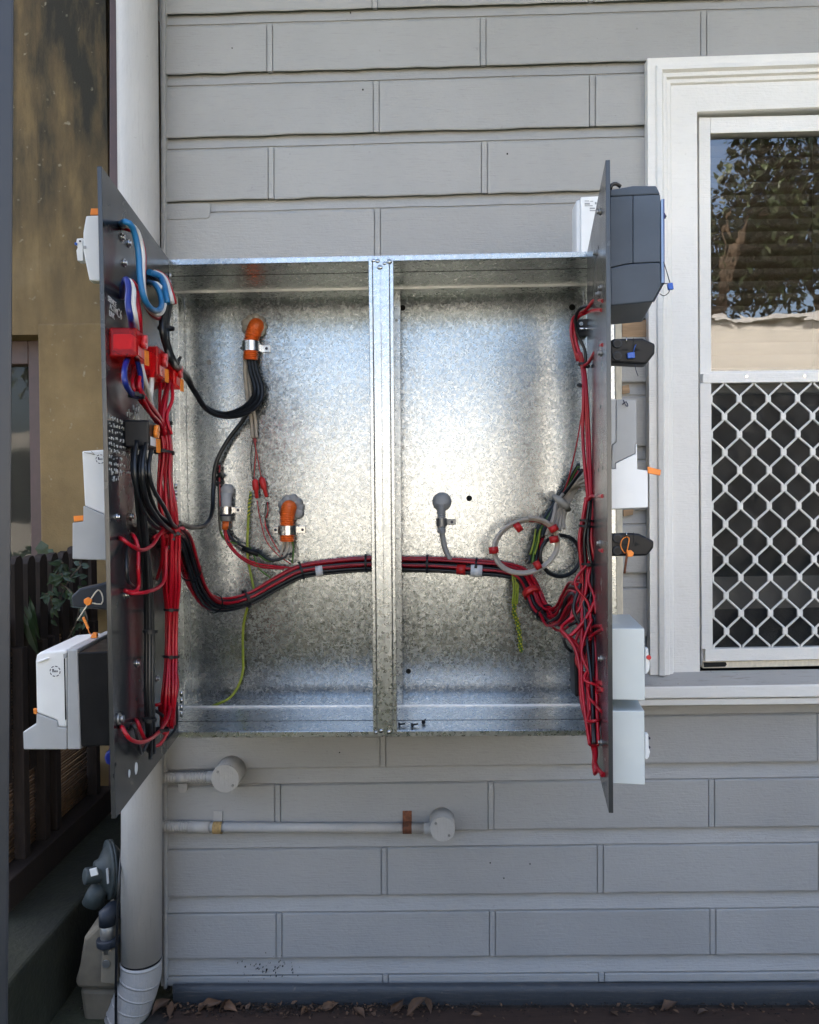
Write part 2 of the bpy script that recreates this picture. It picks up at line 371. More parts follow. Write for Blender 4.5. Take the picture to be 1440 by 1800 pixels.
# ---- the weatherboard house
house = thing('weatherboard_house', 'grey painted weatherboard house wall behind the steel cabinet and the window', 'house', (XC + 0.4, YW, 0))
LX = 283.0
lines = [-424, -312, -200, -88, 25, 131, 242, 354, 466, 578, 689, 800, 911, 1021, 1131, 1242, 1353, 1465, 1577, 1686, 1795]
def rowline(k, px):
    y0 = lines[k]; s = -0.030 + (y0 - 25) * (0.022 / 1661); return y0 + (px - LX) * s
jA = [475, 850, 1238, 1625]; jB = [661, 1041, 1430, 1815]
WL = 1141.0
wob = random.Random(3)
for k in range(len(lines) - 1):
    x1 = WL if 5 <= k <= 14 else 1820.0
    band = 23 + max(0, (lines[k] - 300)) * 0.006
    n = 26; xs = [LX + (x1 - LX) * i / n for i in range(n + 1)]
    jit = [wob.uniform(-1, 1) * (1.3 if k < 9 else 0.5) for _ in xs]; jit2 = [wob.uniform(-1, 1) * 0.5 for _ in xs]
    low = 1733 if k == len(lines) - 2 else None
    prof = []
    for i, x in enumerate(xs):
        a = rowline(k, x); b = rowline(k + 1, x) if low is None else low - (x - LX) * 0.008
        prof.append([P(x, a - 3, YW + .016), P(x, a + band - 3.0 + jit2[i], YW + .0062), P(x, a + band - 1.8 + jit2[i], YW + .0090), P(x, a + band + 1 + jit2[i], YW + .0090), P(x, b - 1 + jit[i], YW + .0072), P(x, b + jit[i], YW + .020)])
    mb = MB(); vs = [p for pr in prof for p in pr]; fs = [(i * 6 + j, i * 6 + j + 1, (i + 1) * 6 + j + 1, (i + 1) * 6 + j) for i in range(n) for j in range(5)]
    board = mb.add(vs, fs).build('weatherboard', 'wall_paint', house, fix=False)
    joints = [j + 0.0105 * (lines[k] - 90) for j in (jA if k % 2 == 0 else jB)]
    edges = [LX] + [e for j in joints if j < x1 - 12 for e in (j - 6, j + 6)] + [x1]
    for j in joints:
        if j < x1 - 12:
            ta, tb = rowline(k, j) + band, rowline(k + 1, j) if low is None else low - (j - LX) * 0.008
            MB().prism([P(j - 4.6, ta + .3, YW + .0004), P(j + 4.4, ta + .3, YW + .0009), P(j + 4.6, tb - .6, YW + .0009), P(j - 4.4, tb - .6, YW + .0004)], V((0, .009, 0))).build('joint_strip', 'wall_paint', board, .0007)
    for a_, b_ in zip(edges[::2], edges[1::2]):
        m_ = max(2, int((b_ - a_) / 35)); rows = []
        for i in range(m_ + 1):
            x = a_ + (b_ - a_) * i / m_; ta = rowline(k, x) + band; tb = rowline(k + 1, x) if low is None else low - (x - LX) * 0.008
            j1, j2 = wob.uniform(-.35, .35), wob.uniform(-1, 1) * (1.0 if k < 9 else 0.35)
            e = 1.2 if i in (0, m_) else 0
            rows.append([P(x, ta - .6 + j1, YW + .0080), P(x, ta + .2 + j1, YW + .0030 + e * .0004), P(x, ta + 2.6 + j1, YW + .0003 + e * .0004), P(x, tb - 2 + j2, YW + e * .0004), P(x, tb + .3 + j2, YW + .0015), P(x, tb + .8 + j2, YW + .018)])
        vs = [p for r_ in rows for p in r_]; fs = [(i * 6 + j, i * 6 + j + 1, (i + 1) * 6 + j + 1, (i + 1) * 6 + j) for i in range(m_) for j in range(5)]
        b0 = len(vs); vs += [P(a_, rowline(k, a_) + band, YW + .0074), P(a_, (rowline(k + 1, a_) if low is None else low), YW + .0074), P(b_, rowline(k, b_) + band, YW + .0074), P(b_, (rowline(k + 1, b_) if low is None else low), YW + .0074)]
        e_ = m_ * 6; fs += [(0, 1, 2, 3, 4, b0 + 1, b0), (e_ + 4, e_ + 3, e_ + 2, e_ + 1, e_, b0 + 2, b0 + 3)]
        MB().add(vs, fs).build('block_face', 'wall_paint', board, fix=False)
# (joint strips are laid between the blocks above)
# cracked patch at the left end of one board
MB().prism([P(x, y, YW - .0015) for x, y in [(287, 358), (366, 357), (370, 361), (369, 380), (363, 384), (287, 386)]], V((0, .004, 0))).build('patch', 'wall_paint', house, bevel=.001)
sp = MB(); rs = random.Random(17)
for k in range(48):
    x, y = rs.gauss(474, 24), rs.gauss(1703, 11); r = rs.uniform(.0004, .0015) * (1.8 if abs(x - 475) < 8 and abs(y - 1708) < 8 else 1)
    sp.disc(P(x, y, YW - .0012), (0, 1, 0), r, .004, 6)
for x, y, r in ((292, 1728, .004), (295, 1738, .006), (293, 1722, .003), (597, 1323, .0016), (892, 270, .002), (638, 157, .002), (862, 1517, .0016), (886, 1544, .0016), (932, 1519, .0016), (408, 84, .0014), (616, 21, .0014), (1198, 200, .0014), (1327, 1230, .001)):
    sp.disc(P(x, y, YW - .0012), (0, 1, 0), r, .004, 7)
spo = sp.build('mould_spots', 'hole_black', house, fix=False); spo['kind'] = 'stuff'
# corner bead, backing walls, side wall, eave and roof
bead = MB().prism([P(282.8, -480, YW - .008), P(289.5, -480, YW - .008), P(293, 1740, YW - .008), P(287, 1740, YW - .008)], V((0, .03, 0))).build('corner_bead', 'wall_paint', house, bevel=.003)
xa = P(1150, 600, YW).x; zt = P(1300, 120, YW).z; zb = P(1300, 1222, YW).z; xr = P(1850, 600, YW).x
bk = MB(); bk.box((XC + .004, YW + .026, 0), (xa, YW + .1, 3.0)); bk.box((xa, YW + .026, 0), (xr, YW + .1, zb)); bk.box((xa, YW + .026, zt), (xr, YW + .1, 3.0)); bk.box((xr, YW + .026, 0), (7.0, YW + .1, 3.0))
bk.build('wall_frame', 'wall_paint', house)
MB().box((XC + .004, YW + .1, 0), (XC + .1, 9, 3.0)).build('side_wall', 'wall_paint', house)
MB().box((XC + .1, 8.9, 0), (7, 9, 3.0)).add([], []).build('rear_wall', 'wall_paint', house)
MB().box((6.9, YW + .1, 0), (7, 8.9, 3.0)).build('end_wall', 'wall_paint', house)
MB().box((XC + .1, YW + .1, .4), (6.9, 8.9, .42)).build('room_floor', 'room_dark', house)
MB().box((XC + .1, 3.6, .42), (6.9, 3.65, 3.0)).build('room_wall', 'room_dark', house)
MB().box((XC - .35, YW - .80, 3.0), (7.4, 9.4, 3.04)).build('eave', 'eave_lining', house)
MB().prism([V((XC - .4, YW - .87, 3.04)), V((XC - .4, 5.4, 4.6)), V((XC - .4, 9.5, 3.04))], V((8, 0, 0))).build('roof', 'roof_tile', house)
# plinth
pl = MB(); sec = [(1729, 1.866), (1731, 1.856), (1738, 1.848), (1748, 1.846), (1762, 1.85), (1776, 1.856), (1790, 1.86)]
n = 20; vs = []
for i in range(n + 1):
    x = 304 + (1500 - 304) * i / n; j = wob.uniform(-.8, .8)
    vs += [P(x, y - (x - 304) * .002 + (j if q < 2 else 0), Y) for q, (y, Y) in enumerate(sec)]
m_ = len(sec); pl.add(vs, [(i * m_ + j, i * m_ + j + 1, (i + 1) * m_ + j + 1, (i + 1) * m_ + j) for i in range(n) for j in range(m_ - 1)], True)
pl.add([P(304, y, Y) for y, Y in sec] + [P(304, 1729, 1.89), P(304, 1790, 1.89)], [(0, 1, 2, 3, 4, 5, 6, 8, 7)])
pl.build('plinth_board', 'plinth_paint', house)

# ---- window
win = MB()
casW = [(0, 1.884), (0, 1.858), (.018, 1.858), (.020, 1.852), (.031, 1.849), (.036, 1.856), (.044, 1.857), (.047, 1.863), (.055, 1.864), (.058, 1.869), (.119, 1.869), (.121, 1.873), (.121, 1.915)]
kf = 1400 / 1.86
def cas(name, A, B, ia, ib):
    mb = MB(); vs = []
    for d, Y in casW:
        s_ = d * kf
        vs += [P(A[0] + ia[0] * s_, A[1] + ia[1] * s_, 1.86) * 1, P(B[0] + ib[0] * s_, B[1] + ib[1] * s_, 1.86) * 1]
        vs[-1].y = Y; vs[-2].y = Y
    k = len(casW); mb.add(vs, [(2 * i, 2 * i + 1, 2 * i + 3, 2 * i + 2) for i in range(k - 1)])
    return mb.build(name, 'white_paint', win_root, fix=False)
win_root = bpy.data.objects.new('window', None); link(win_root, house); win_root.empty_display_size = .05
win_root.location = P(1190, 1180, 1.86) - wloc(house)
cas('casing', (1143, 1186), (1138, 103), (1, 0), (1, 1))
cas('casing', (1138, 103), (1800, 81), (1, 1), (0, 1))
def bar(name, poly, Y, t, mat, parent, bevel=.0012):
    return prism_px(poly, Y, V((0, t, 0))).build(name, mat, parent, bevel)
bar('sash_stile', [(1229, 206), (1249, 206), (1253, 1170), (1233, 1170)], 1.884, .03, 'white_paint', win_root)
bar('sash_rail', [(1249.5, 206), (1800, 193), (1800, 222), (1249.5, 234)], 1.884, .03, 'white_paint', win_root)
bar('sash_rail', [(1250, 652), (1800, 645), (1800, 690), (1250, 690)], 1.892, .03, 'white_paint', win_root)
MB().add([P(1247, 232, 1.902), P(1800, 215, 1.902), P(1800, 670, 1.902), P(1247, 670, 1.902)], [(3, 2, 1, 0)]).build('pane', 'old_glass', win_root, fix=False)
MB().add([P(1247, 670, 1.925), P(1800, 665, 1.925), P(1800, 1150, 1.925), P(1247, 1150, 1.925)], [(3, 2, 1, 0)]).build('pane', 'dark_glass', win_root, fix=False)
bar('lower_rail', [(1247, 1015), (1800, 1006), (1800, 1062), (1247, 1071)], 1.905, .015, 'sash_grey', win_root)
# sill: weathered top, white nosing
a0, a1 = P(1118, 1181, 1.872), P(1800, 1171, 1.872); b0, b1 = P(1112, 1207, 1.826), P(1800, 1196, 1.826)
MB().hexa([b0, b1, a1, a0, b0 - V((0, 0, .012)), b1 - V((0, 0, .012)), a1 - V((0, 0, .012)), a0 - V((0, 0, .012))]).build('sill', 'sill_weathered', win_root)
bar('sill_nosing', [(1112, 1208), (1800, 1197), (1800, 1222), (1112, 1229)], 1.824, .05, 'white_paint', win_root, .003)
bar('sill_apron', [(1122, 1230), (1800, 1223), (1800, 1234), (1122, 1241)], 1.832, .046, 'white_paint', win_root, .002)
bar('weather_strip', [(1236, 1163.5), (1800, 1152), (1800, 1163), (1236, 1175)], 1.876, .02, 'cream_timber', win_root)
bar('drain_slot', [(1237, 1164.5), (1276, 1164), (1278, 1168), (1275, 1172), (1238, 1173)], 1.8745, .002, 'hole_black', win_root, 0)
# ---- venetian blind
bl = thing('venetian_blind', 'dark brown venetian blind hanging behind the upper window pane', 'blind', P(1500, 660, 1.96))
for k in range(22):
    y = 238 + k * 21.6
    a, b = P(1235, y, 1.955), P(1800, y - 9, 1.955)
    dn = V((0, .016, .022)); t = V((0, .001, -.0016))
    mb = MB(); n = 4; vs = []
    for e, p in enumerate((a, b)):
        for i in range(n + 1):
            u = i / n; q = p + V((0, -.010 + .012 * u, -.032 * u)) + V((0, -.0035 * math.sin(math.pi * u), 0)); vs += [q, q + V((0, .0015, 0))]
    s_ = 2 * (n + 1); fs = [(2 * i, 2 * i + 2, s_ + 2 * i + 2, s_ + 2 * i) for i in range(n)] + [(2 * i + 1, s_ + 2 * i + 1, s_ + 2 * i + 3, 2 * i + 3) for i in range(n)]
    mb.add(vs, fs, True).build('slat', 'blind_brown', bl, fix=False)
bar('head_rail', [(1235, 205), (1800, 190), (1800, 226), (1235, 240)], 1.94, .03, 'black_plastic', bl)
for x in (1428, 1600): wire(bl, [P(x, 230, 1.944), P(x + 2, 700, 1.944)], .0009, 'twig', 'cord', 5, .2)
# ---- security screen
sc_ = thing('security_screen', 'white diamond grille security screen over the lower window sash', 'screen', P(1400, 1163, 1.87))
bar('frame_rail', [(1236, 656), (1800, 650), (1800, 667), (1252, 673), (1236, 673)], 1.868, .02, 'white_paint', sc_)
bar('frame_rail', [(1240, 1141), (1800, 1131), (1800, 1152), (1240, 1163)], 1.868, .02, 'white_paint', sc_)
bar('frame_stile', [(1231, 673.5), (1250.5, 673.5), (1253.5, 1141), (1234, 1141)], 1.868, .02, 'white_paint', sc_)
MB().add([P(1248, 668, 1.888), P(1800, 668, 1.888), P(1800, 1150, 1.888), P(1248, 1150, 1.888)], [(0, 1, 2, 3)]).build('fly_mesh', 'fly_mesh', sc_, fix=False)
for x, y in ((1312, 662), (1414, 661), (1515, 660)):
    MB().disc(P(x, y, 1.8685), (0, -1, 0), .0035, .002, 10).build('screw', 'steel', sc_)
hp = 31.45; nx = 21; y_top = 670.0
for k in range(nx):
    xb = 1234.7 + 25.8 * k; pts = []
    for j in range(17):
        sgn = 1 if (j + k) % 2 else -1
        xx = xb + sgn * 10.2 + j * .3 + wob.uniform(-.5, .5); yy = y_top + j * hp - (xx - 1250) * .008
        for dx, dy in ((0, -6.5), (0, 0), (0, 6.5)):
            if yy + dy < 1146 : pts.append(P(max(xx, 1248.5), yy + dy, 1.874))
    pp = []
    for a, b in zip(pts[:-1], pts[1:]): pp += [a, a.lerp(b, .5)]
    pp.append(pts[-1])
    pts = pp
    mb = MB().tube(pts, .0026, 6); mb.build('grille_strand', 'white_paint', sc_, fix=False)
for j in range(16):
    for k in range(nx // 2 + 1):
        xb = 1234.7 + 25.8 * (2 * k + (0 if j % 2 else 1)) + 12.9 + j * .3
        yy = y_top + j * hp - (xb - 1250) * .008
        if xb < 1252 or yy > 1138 or yy < 672: continue
        bar('joint_sleeve', [(xb - 4, yy - 6), (xb + 4, yy - 6), (xb + 4, yy + 6), (xb - 4, yy + 6)], 1.8695, .006, 'white_paint', sc_, .0008)

# ---- cream batten and bare timber patch beside the cabinet
bt = bar('timber_batten', [(1081, 560), (1093, 560), (1096, 1110), (1084, 1110)], 1.866, .015, 'cream_timber', None, .002)
tag(bt, 'narrow cream timber batten on the wall behind the right panel', 'batten')
for poly in ([(1094, 563), (1137, 562), (1137, 592), (1094, 592)], [(1094, 678), (1106, 676), (1108, 690), (1094, 693)], [(1096, 896), (1114, 895), (1113, 905), (1096, 908)]):
    bar('bare_patch', poly, YW - .0012, .003, 'bare_timber', house, .001)

# ---- downpipe
dp = thing('downpipe', 'pale grey round downpipe running down the corner of the house', 'pipe', P(230, 1790, 1.82))
YP = 1.822
def ppath(pts): return [P(x, y, YP) for x, y in pts]
MB().tube(ppath([(237, -500), (240.5, -60), (244, 350), (248, 900), (249.5, 1400), (248.5, 1683)]), .0455, 40).build('pipe', 'pipe_paint', dp, fix=False)
MB().tube(ppath([(248.5, 1683), (248.4, 1687)]), .0450, 40).build('joint_gap', 'hole_black', dp, fix=False)
MB().tube(spline(ppath([(248.4, 1686.5), (247.4, 1712), (241, 1738), (232, 1764), (220, 1795), (206, 1832)]), .006), .0466, 40).build('elbow', 'pipe_paint', dp, fix=False)
for (xa_, ya_), (xb_, yb_) in (((248.2, 1688), (248, 1692)), ((246.6, 1716), (245.6, 1720)), ((240.5, 1738), (239.5, 1741)), ((233, 1761), (232, 1764)), ((223, 1787), (221, 1791))):
    MB().tube(ppath([(xa_, ya_), (xb_, yb_)]), .0474, 40).build('elbow_ring', 'pipe_paint', dp, fix=False)

# ---- wall conduits with round junction boxes
def corr(root, a, b, r, pitch, mat, name='corrugated_sleeve', n=14, path=None):
    pts = path or [a.lerp(b, i / 200) for i in range(201)]
    L = sum((q - p).length for p, q in zip(pts[:-1], pts[1:])); m = int(L / pitch) * 2
    out = []; rads = []; acc = [0]
    for p, q in zip(pts[:-1], pts[1:]): acc.append(acc[-1] + (q - p).length)
    j = 0
    for i in range(m * 2 + 1):
        s_ = L * i / (m * 2)
        while j < len(acc) - 2 and acc[j + 1] < s_: j += 1
        t = (s_ - acc[j]) / max(1e-9, acc[j + 1] - acc[j]); out.append(pts[j].lerp(pts[j + 1], min(1, t)))
        rads.append(r if i % 4 in (0, 1) else r * .82)
    return MB().tube(out, r, n, radii=rads).build(name, mat, root, fix=False)
def jbox(root, px, py, rpx, Yf):
    r = rpx * Yf / F; c = P(px, py, Yf)
    jb = MB().tube([c + V((0, .004, 0)), c + V((0, YW + .004 - Yf, 0))], r * 1.02, 32).build('junction_box', 'pipe_paint', root, fix=False)
    MB().tube([c, c + V((0, .004, 0))], r, 32).build('cover', 'pipe_paint', jb, .001, fix=True)
    for a in (2.4, -0.75):
        MB().disc(c + V((math.cos(a), 0, math.sin(a))) * r * .72, (0, -1, 0), .0032, .0012, 8).build('screw', 'dull_steel', jb)
c1 = thing('conduit_stub', 'short grey corrugated conduit with round junction box under the cabinet corner', 'conduit', P(340, 1367, 1.86))
corr(c1, P(268, 1367, 1.862), P(311, 1367, 1.862), .0128, .0062, 'pipe_paint'); corr(c1, P(327, 1367, 1.862), P(366, 1366, 1.862), .0128, .0062, 'pipe_paint')
MB().tube([P(310, 1367, 1.862), P(328, 1367, 1.862)], .0118, 16).build('coupling', 'pipe_paint', c1, fix=False)
MB().tube([P(365, 1366, 1.862), P(380, 1366, 1.862)], .0135, 16).build('socket', 'pipe_paint', c1, fix=False)
bar('clip', [(313, 1378), (329, 1378), (329, 1390), (325, 1394), (317, 1394), (313, 1390)], 1.868, .012, 'pipe_paint', c1)
MB().disc(P(321, 1387, 1.868), (0, -1, 0), .004, .002, 10).build('screw', 'pipe_paint', c1)
jbox(c1, 396, 1369, 25, 1.815)
c2 = thing('conduit_run', 'long straight grey conduit on rusty straps ending in a round junction box', 'conduit', P(520, 1455, 1.86))
corr(c2, P(268, 1452, 1.862), P(333, 1453, 1.862), .0128, .0062, 'pipe_paint')
MB().tube([P(332, 1453, 1.862), P(369, 1454, 1.862)], .0132, 16).build('coupling', 'pipe_paint', c2, fix=False)
MB().tube([P(366, 1454, 1.862), P(748, 1456, 1.862)], .0112, 16).build('tube', 'pipe_paint', c2, fix=False)
MB().tube([P(745, 1456, 1.862), P(770, 1456.5, 1.862)], .0135, 16).build('socket', 'pipe_paint', c2, fix=False)
def strap(x, mat, mat2):
    bar('strap', [(x - 8, 1426), (x + 8, 1426), (x + 8, 1447), (x - 8, 1447)], YW - .004, .004, mat2, c2, .001)
    mb = MB(); vs = []
    cc = P(x, 1455, 1.862); hw = V((.0105, 0, 0))
    for i in range(11):
        a = math.pi * (-.62 + 1.24 * i / 10); d = V((0, -math.cos(a), math.sin(a))) * .0138; vs += [cc - hw + d, cc + hw + d]
    mb.add(vs, [(2 * i, 2 * i + 1, 2 * i + 3, 2 * i + 2) for i in range(10)], True).build('strap_band', mat, c2, fix=False)
strap(383, 'ochre_stain', 'pipe_paint'); strap(716, 'rust', 'rust')
jbox(c2, 778, 1458, 22, 1.822)

# ================================================================== CABINET
YF, YG, YR, YB = 1.58, 1.655, 1.768, 1.862
c00, c10, c11, c01 = P(262, 1297, YF), P(1086, 1293, YF), P(1079, 441, YF), P(247, 457, YF)
W_, H_ = (c10 - c00).length, (c01 - c00).length
def FB(s, t, Y):
    u, v = s / W_, t / H_
    p = c00 * (1 - u) * (1 - v) + c10 * u * (1 - v) + c11 * u * v + c01 * (1 - u) * v
    p.y = Y; return p
cab = thing('steel_cabinet', 'open galvanised steel cabinet with two bays fixed to the weatherboards', 'cabinet', (c00 + c10) / 2)
def fbox(name, s0, s1, t0, t1, y0, y1, mat='galvanised_rail', bevel=.001, parent=None):
    return MB().hexa([FB(s0, t0, y0), FB(s1, t0, y0), FB(s1, t1, y0), FB(s0, t1, y0), FB(s0, t0, y1), FB(s1, t0, y1), FB(s1, t1, y1), FB(s0, t1, y1)]).build(name, mat, parent or cab, bevel)
LIP = .0115
fbox('back_sheet', .004, W_ - .004, .004, H_ - .004, YB, YB + .0015, 'galvanised', 0)
fbox('frame_rail', 0, W_, H_ - LIP, H_, YF, YF + .004); fbox('frame_rail', 0, W_, 0, LIP, YF, YF + .004)
fbox('frame_stile', 0, LIP, LIP + .0005, H_ - LIP - .0005, YF, YF + .004); fbox('frame_stile', W_ - LIP, W_, LIP + .0005, H_ - LIP - .0005, YF, YF + .004)
fbox('top_return', .0015, W_ - .0015, H_ - LIP, H_ - LIP + .002, YF + .0045, YG); fbox('bottom_return', .0015, W_ - .0015, LIP - .002, LIP, YF + .0045, YG)
fbox('gap_shade_strip', .003, W_ - .003, H_ - LIP - .0004, H_ - LIP + .002, YG + .0004, YG + .0028, 'hole_black', 0); fbox('gap_shade_strip', .003, W_ - .003, LIP - .002, LIP + .0004, YG + .0004, YG + .0028, 'hole_black', 0)  # black strips put the shade of the open gap into colour
fbox('top_sheet', .001, W_ - .001, H_ - .006, H_ - .001, YG + .003, YB + .003); fbox('bottom_sheet', .001, W_ - .001, .001, .006, YG + .003, YB + .003)
fbox('top_ledge', .0025, W_ - .0025, H_ - LIP, H_ - .007, YG + .003, YR); fbox('bottom_ledge', .0025, W_ - .0025, .007, LIP, YG + .003, YR)
fbox('top_seat', .0025, W_ - .0025, H_ - LIP - .0055, H_ - LIP + .001, YR + .0003, YR + .004, 'steel_edge'); fbox('bottom_seat', .0025, W_ - .0025, LIP - .001, LIP + .0045, YR + .0003, YR + .004, 'steel_edge')
fbox('side_sheet', .001, .003, .0065, H_ - .0065, YF + .005, YB); fbox('side_sheet', W_ - .003, W_ - .001, .0065, H_ - .0065, YF + .005, YB)
fbox('side_seat', .0035, .0165, LIP + .006, H_ - LIP - .006, YR, YR + .002); fbox('side_seat', W_ - .0165, W_ - .0035, LIP + .006, H_ - LIP - .006, YR, YR + .002)
def mul_bar(name, x0, x1, xb0, xb1, Y0, Y1, t0, t1, mat='galvanised_rail'):
    a, b, c, d = P(x0, 470, Y0), P(x1, 470, Y0), P(xb1, 1280, Y0), P(xb0, 1280, Y0)
    def ex(p, q, z): return p + (q - p) * ((z - p.z) / (q.z - p.z))
    zt_, zb_ = FB(W_ * .5, t1, YF).z, FB(W_ * .5, t0, YF).z
    f = [ex(a, d, zt_), ex(b, c, zt_), ex(b, c, zb_), ex(a, d, zb_)]
    return MB().prism(f, V((0, Y1 - Y0, 0))).build(name, mat, cab, .001)
mul_bar('mullion', 655.5, 684, 663.5, 691, YF - .003, YF + .035, .003, H_ - .003)
mul_bar('mullion_lip', 648, 654.5, 656, 662.5, YF - .0015, YF + .02, .006, H_ - .006); mul_bar('mullion_lip', 685, 691.5, 692, 698, YF - .0015, YF + .02, .006, H_ - .006)
mul_bar('mullion_rib', 668.5, 669.6, 676.5, 677.6, YF - .0036, YF, .012, H_ - .012)
mul_bar('divider_seat', 655, 703.5, 661, 708, YR, YR + .002, LIP + .006, H_ - LIP - .006)
mul_bar('divider_edge', 702, 703.7, 706.5, 708.2, YR, YR + .012, LIP + .006, H_ - LIP - .006)
for (x, y) in ((664, 459), (676, 463), (668, 470), (657, 458), (684, 460), (670, 1285), (661, 1288), (684, 1287)):
    MB().ball(P(x, y, YF - .002), random.uniform(.004, .007), 8, 5, (1.2, .5, .9)).build('weld_bead', 'galvanised', cab)
for x, y, r in ((708, 541, 5), (1006, 540, 5.5), (825, 876, 5.2), (718, 1180, 4.5), (425, 612, 2.6), (1004, 1195, 3)):
    MB().disc(P(x, y, YB - .0006), (0, 1, 0), r * YB / F, .0005, 16).build('hole', 'hole_black', cab)
for x, y, r in ((368, 637, 4.5), (358, 1187, 4.8), (532, 889, 4.6), (486, 872, 2.5), (690, 1250, 2)):
    MB().disc(P(x, y, YB), (0, -1, 0), r * YB / F, .003, 12).build('rivet', 'dull_steel', cab, .001)
MB().disc(P(697, 563, YR), (0, -1, 0), .003, .002, 10).build('rivet', 'dull_steel', cab)
for x in (354, 412, 497, 550, 617, 760, 826, 905, 958):
    MB().ball(P(x, 1239, YR + .006), .0022, 6, 4).build('rivet', 'chalk', cab)
# hinge knuckles at both sides
for x0, y0, y1, sx in ((299, 480, 512, 0), (319, 1215, 1262, 0), (309, 850, 880, 0)):
    for yy in range(y0, y1, 12):
        MB().tube([P(x0, yy, YF - .003), P(x0, yy + 9, YF - .003)], .0032, 8).build('hinge_knuckle', 'steel', cab, fix=False)
# loose screws left lying on the bottom ledge
zl = FB(.4, LIP, YF).z
for k, (x, Y, a) in enumerate(((703, 1.612, .2), (726, 1.607, .6), (745, 1.63, 1.4))):
    base = P(x, 1278, Y); base.z = zl + .004
    lab = ['loose black screw on the cabinet ledge beside the mullion', 'middle one of three loose black screws on the bottom ledge', 'loose black screw farthest from the mullion on the bottom ledge'][k]
    s_ = thing('loose_screw', lab, 'screw', base, 'loose screws on the cabinet ledge')
    d = V((math.cos(a), math.sin(a) * .5, .1)).normalized()
    MB().tube([base, base + d * .011], .0017, 7).build('shank', 'black_plastic', s_, fix=False)
    MB().tube([base - d * .003, base], .0042, 10).build('head', 'black_plastic', s_, fix=False)

# ================================================================== HINGED PANELS
class Panel:
    def __init__(s, ht, hb, ot, ob, Yo, side):
        s.HT, s.HB, s.OT, s.OB = P(*ht, YF), P(*hb, YF), P(*ot, Yo), P(*ob, Yo)
        a = ((s.HT - s.OT) + (s.HB - s.OB)).normalized(); s.along = a     # towards the hinge
        up = ((s.OT - s.OB) + (s.HT - s.HB)).normalized(); s.up = up
        n = a.cross(up).normalized(); s.n = n if (n.x > 0) == (side > 0) else -n   # inner face normal
        s.p0 = (s.HT + s.HB + s.OT + s.OB) / 4
        s.th = .0065
    def at(s, px, py, c=0.0):
        return PP(px, py, s.p0 + s.n * c, s.n)
    def sheet(s, root, mat):
        f = [p + s.n * (-(p - s.p0).dot(s.n)) for p in (s.OB, s.OT, s.HT, s.HB)]
        return MB().prism(f, -s.n * s.th).build('sheet', mat, root, .0006)
    def bolt(s, root, px, py, r=.0045, h=.005, mat='steel'):
        p = s.at(px, py); o = MB().tube([p - s.n * .0005, p + s.n * h * .4], r * 1.5, 12).tube([p + s.n * h * .4, p + s.n * h], r, 6).build('bolt', mat, root, fix=False); return o
    def hole(s, root, px, py, r=.003):
        p = s.at(px, py); return MB().disc(p + s.n * .0001, s.n, r, .0004, 10).build('hole', 'hole_black', root)
YLo = 1.58 * 838 / 1148; YRo = 1.58 * 850 / 1148
PLn = Panel((297, 455), (314, 1293), (178, 292), (204, 1439), YLo, +1)
PRn = Panel((1030, 446), (1038, 1296), (1067, 281), (1068, 1429), YRo, -1)
lp = thing('hinged_panel', 'dark grey equipment panel swung open beside the downpipe, with white handwriting', 'panel', PLn.OB, 'hinged panels of the cabinet')
rp = thing('hinged_panel', 'dark grey equipment panel swung open in front of the window', 'panel', PRn.OB, 'hinged panels of the cabinet')
PLn.sheet(lp, 'panel_grey'); PRn.sheet(rp, 'panel_grey')
for x, y in ((214, 417), (226, 428), (218, 462), (206, 909), (231, 908), (241, 1166), (276, 1193), (222, 1046), (300, 870)): PLn.bolt(lp, x, y)
PLn.bolt(lp, 207, 1264, .006, .009, 'dull_steel')
for x, y in ((182, 394), (240, 1229), (213, 1252), (203, 1344), (199, 1364), (252, 1213)): PLn.hole(lp, x, y)
for x, y, r in ((239, 1351, .0085), (227, 1360, .0055)):
    p = PLn.at(x, y); MB().ball(p, r, 10, 6, (.12, 1, 1.2)).build('bright_hole_disc', 'chalk', lp)  # pale discs painted for the bright background showing through two holes
for x, y in ((1056, 372), (1058, 506), (1053, 517), (1058, 621), (1049, 445), (1058, 1158), (1058, 1305), (1056, 955)): PRn.bolt(rp, x, y, .0035, .006, 'dull_steel')
for x, y in ((1050, 371), (1052, 435), (1056, 715), (1043, 736), (1060, 822), (1052, 826), (1046, 831), (1055, 548)): PRn.hole(rp, x, y, .0035)
# handwriting on the left panel
def write(txt, px, py, size, root, shear=0.1):
    cu = bpy.data.curves.new('text', 'FONT'); cu.body = txt; cu.size = size; cu.shear = shear; cu.extrude = .0002; cu.resolution_u = 3
    o = bpy.data.objects.new('lettering', cu); C.objects.link(o); bpy.context.view_layer.update()
    me = bpy.data.meshes.new_from_object(o.evaluated_get(bpy.context.evaluated_depsgraph_get())); bpy.data.objects.remove(o)
    x_ = PLn.along; y_ = PLn.up; z_ = PLn.n
    R_ = Matrix((x_, y_, z_)).transposed()
    p = PLn.at(px, py, .0006)
    for v in me.vertices: v.co = R_ @ v.co
    me.materials.append(M['chalk']); t = bpy.data.objects.new('lettering', me); link(t, root); t.location = p - wloc(root); return t
write('SERVICE', 190, 528, .0115, lp); write('ACTIVE', 193, 542, .0120, lp); write('LINK', 192, 554, .0125, lp); write('C6', 206, 556, .021, lp)
scr = random.Random(11)
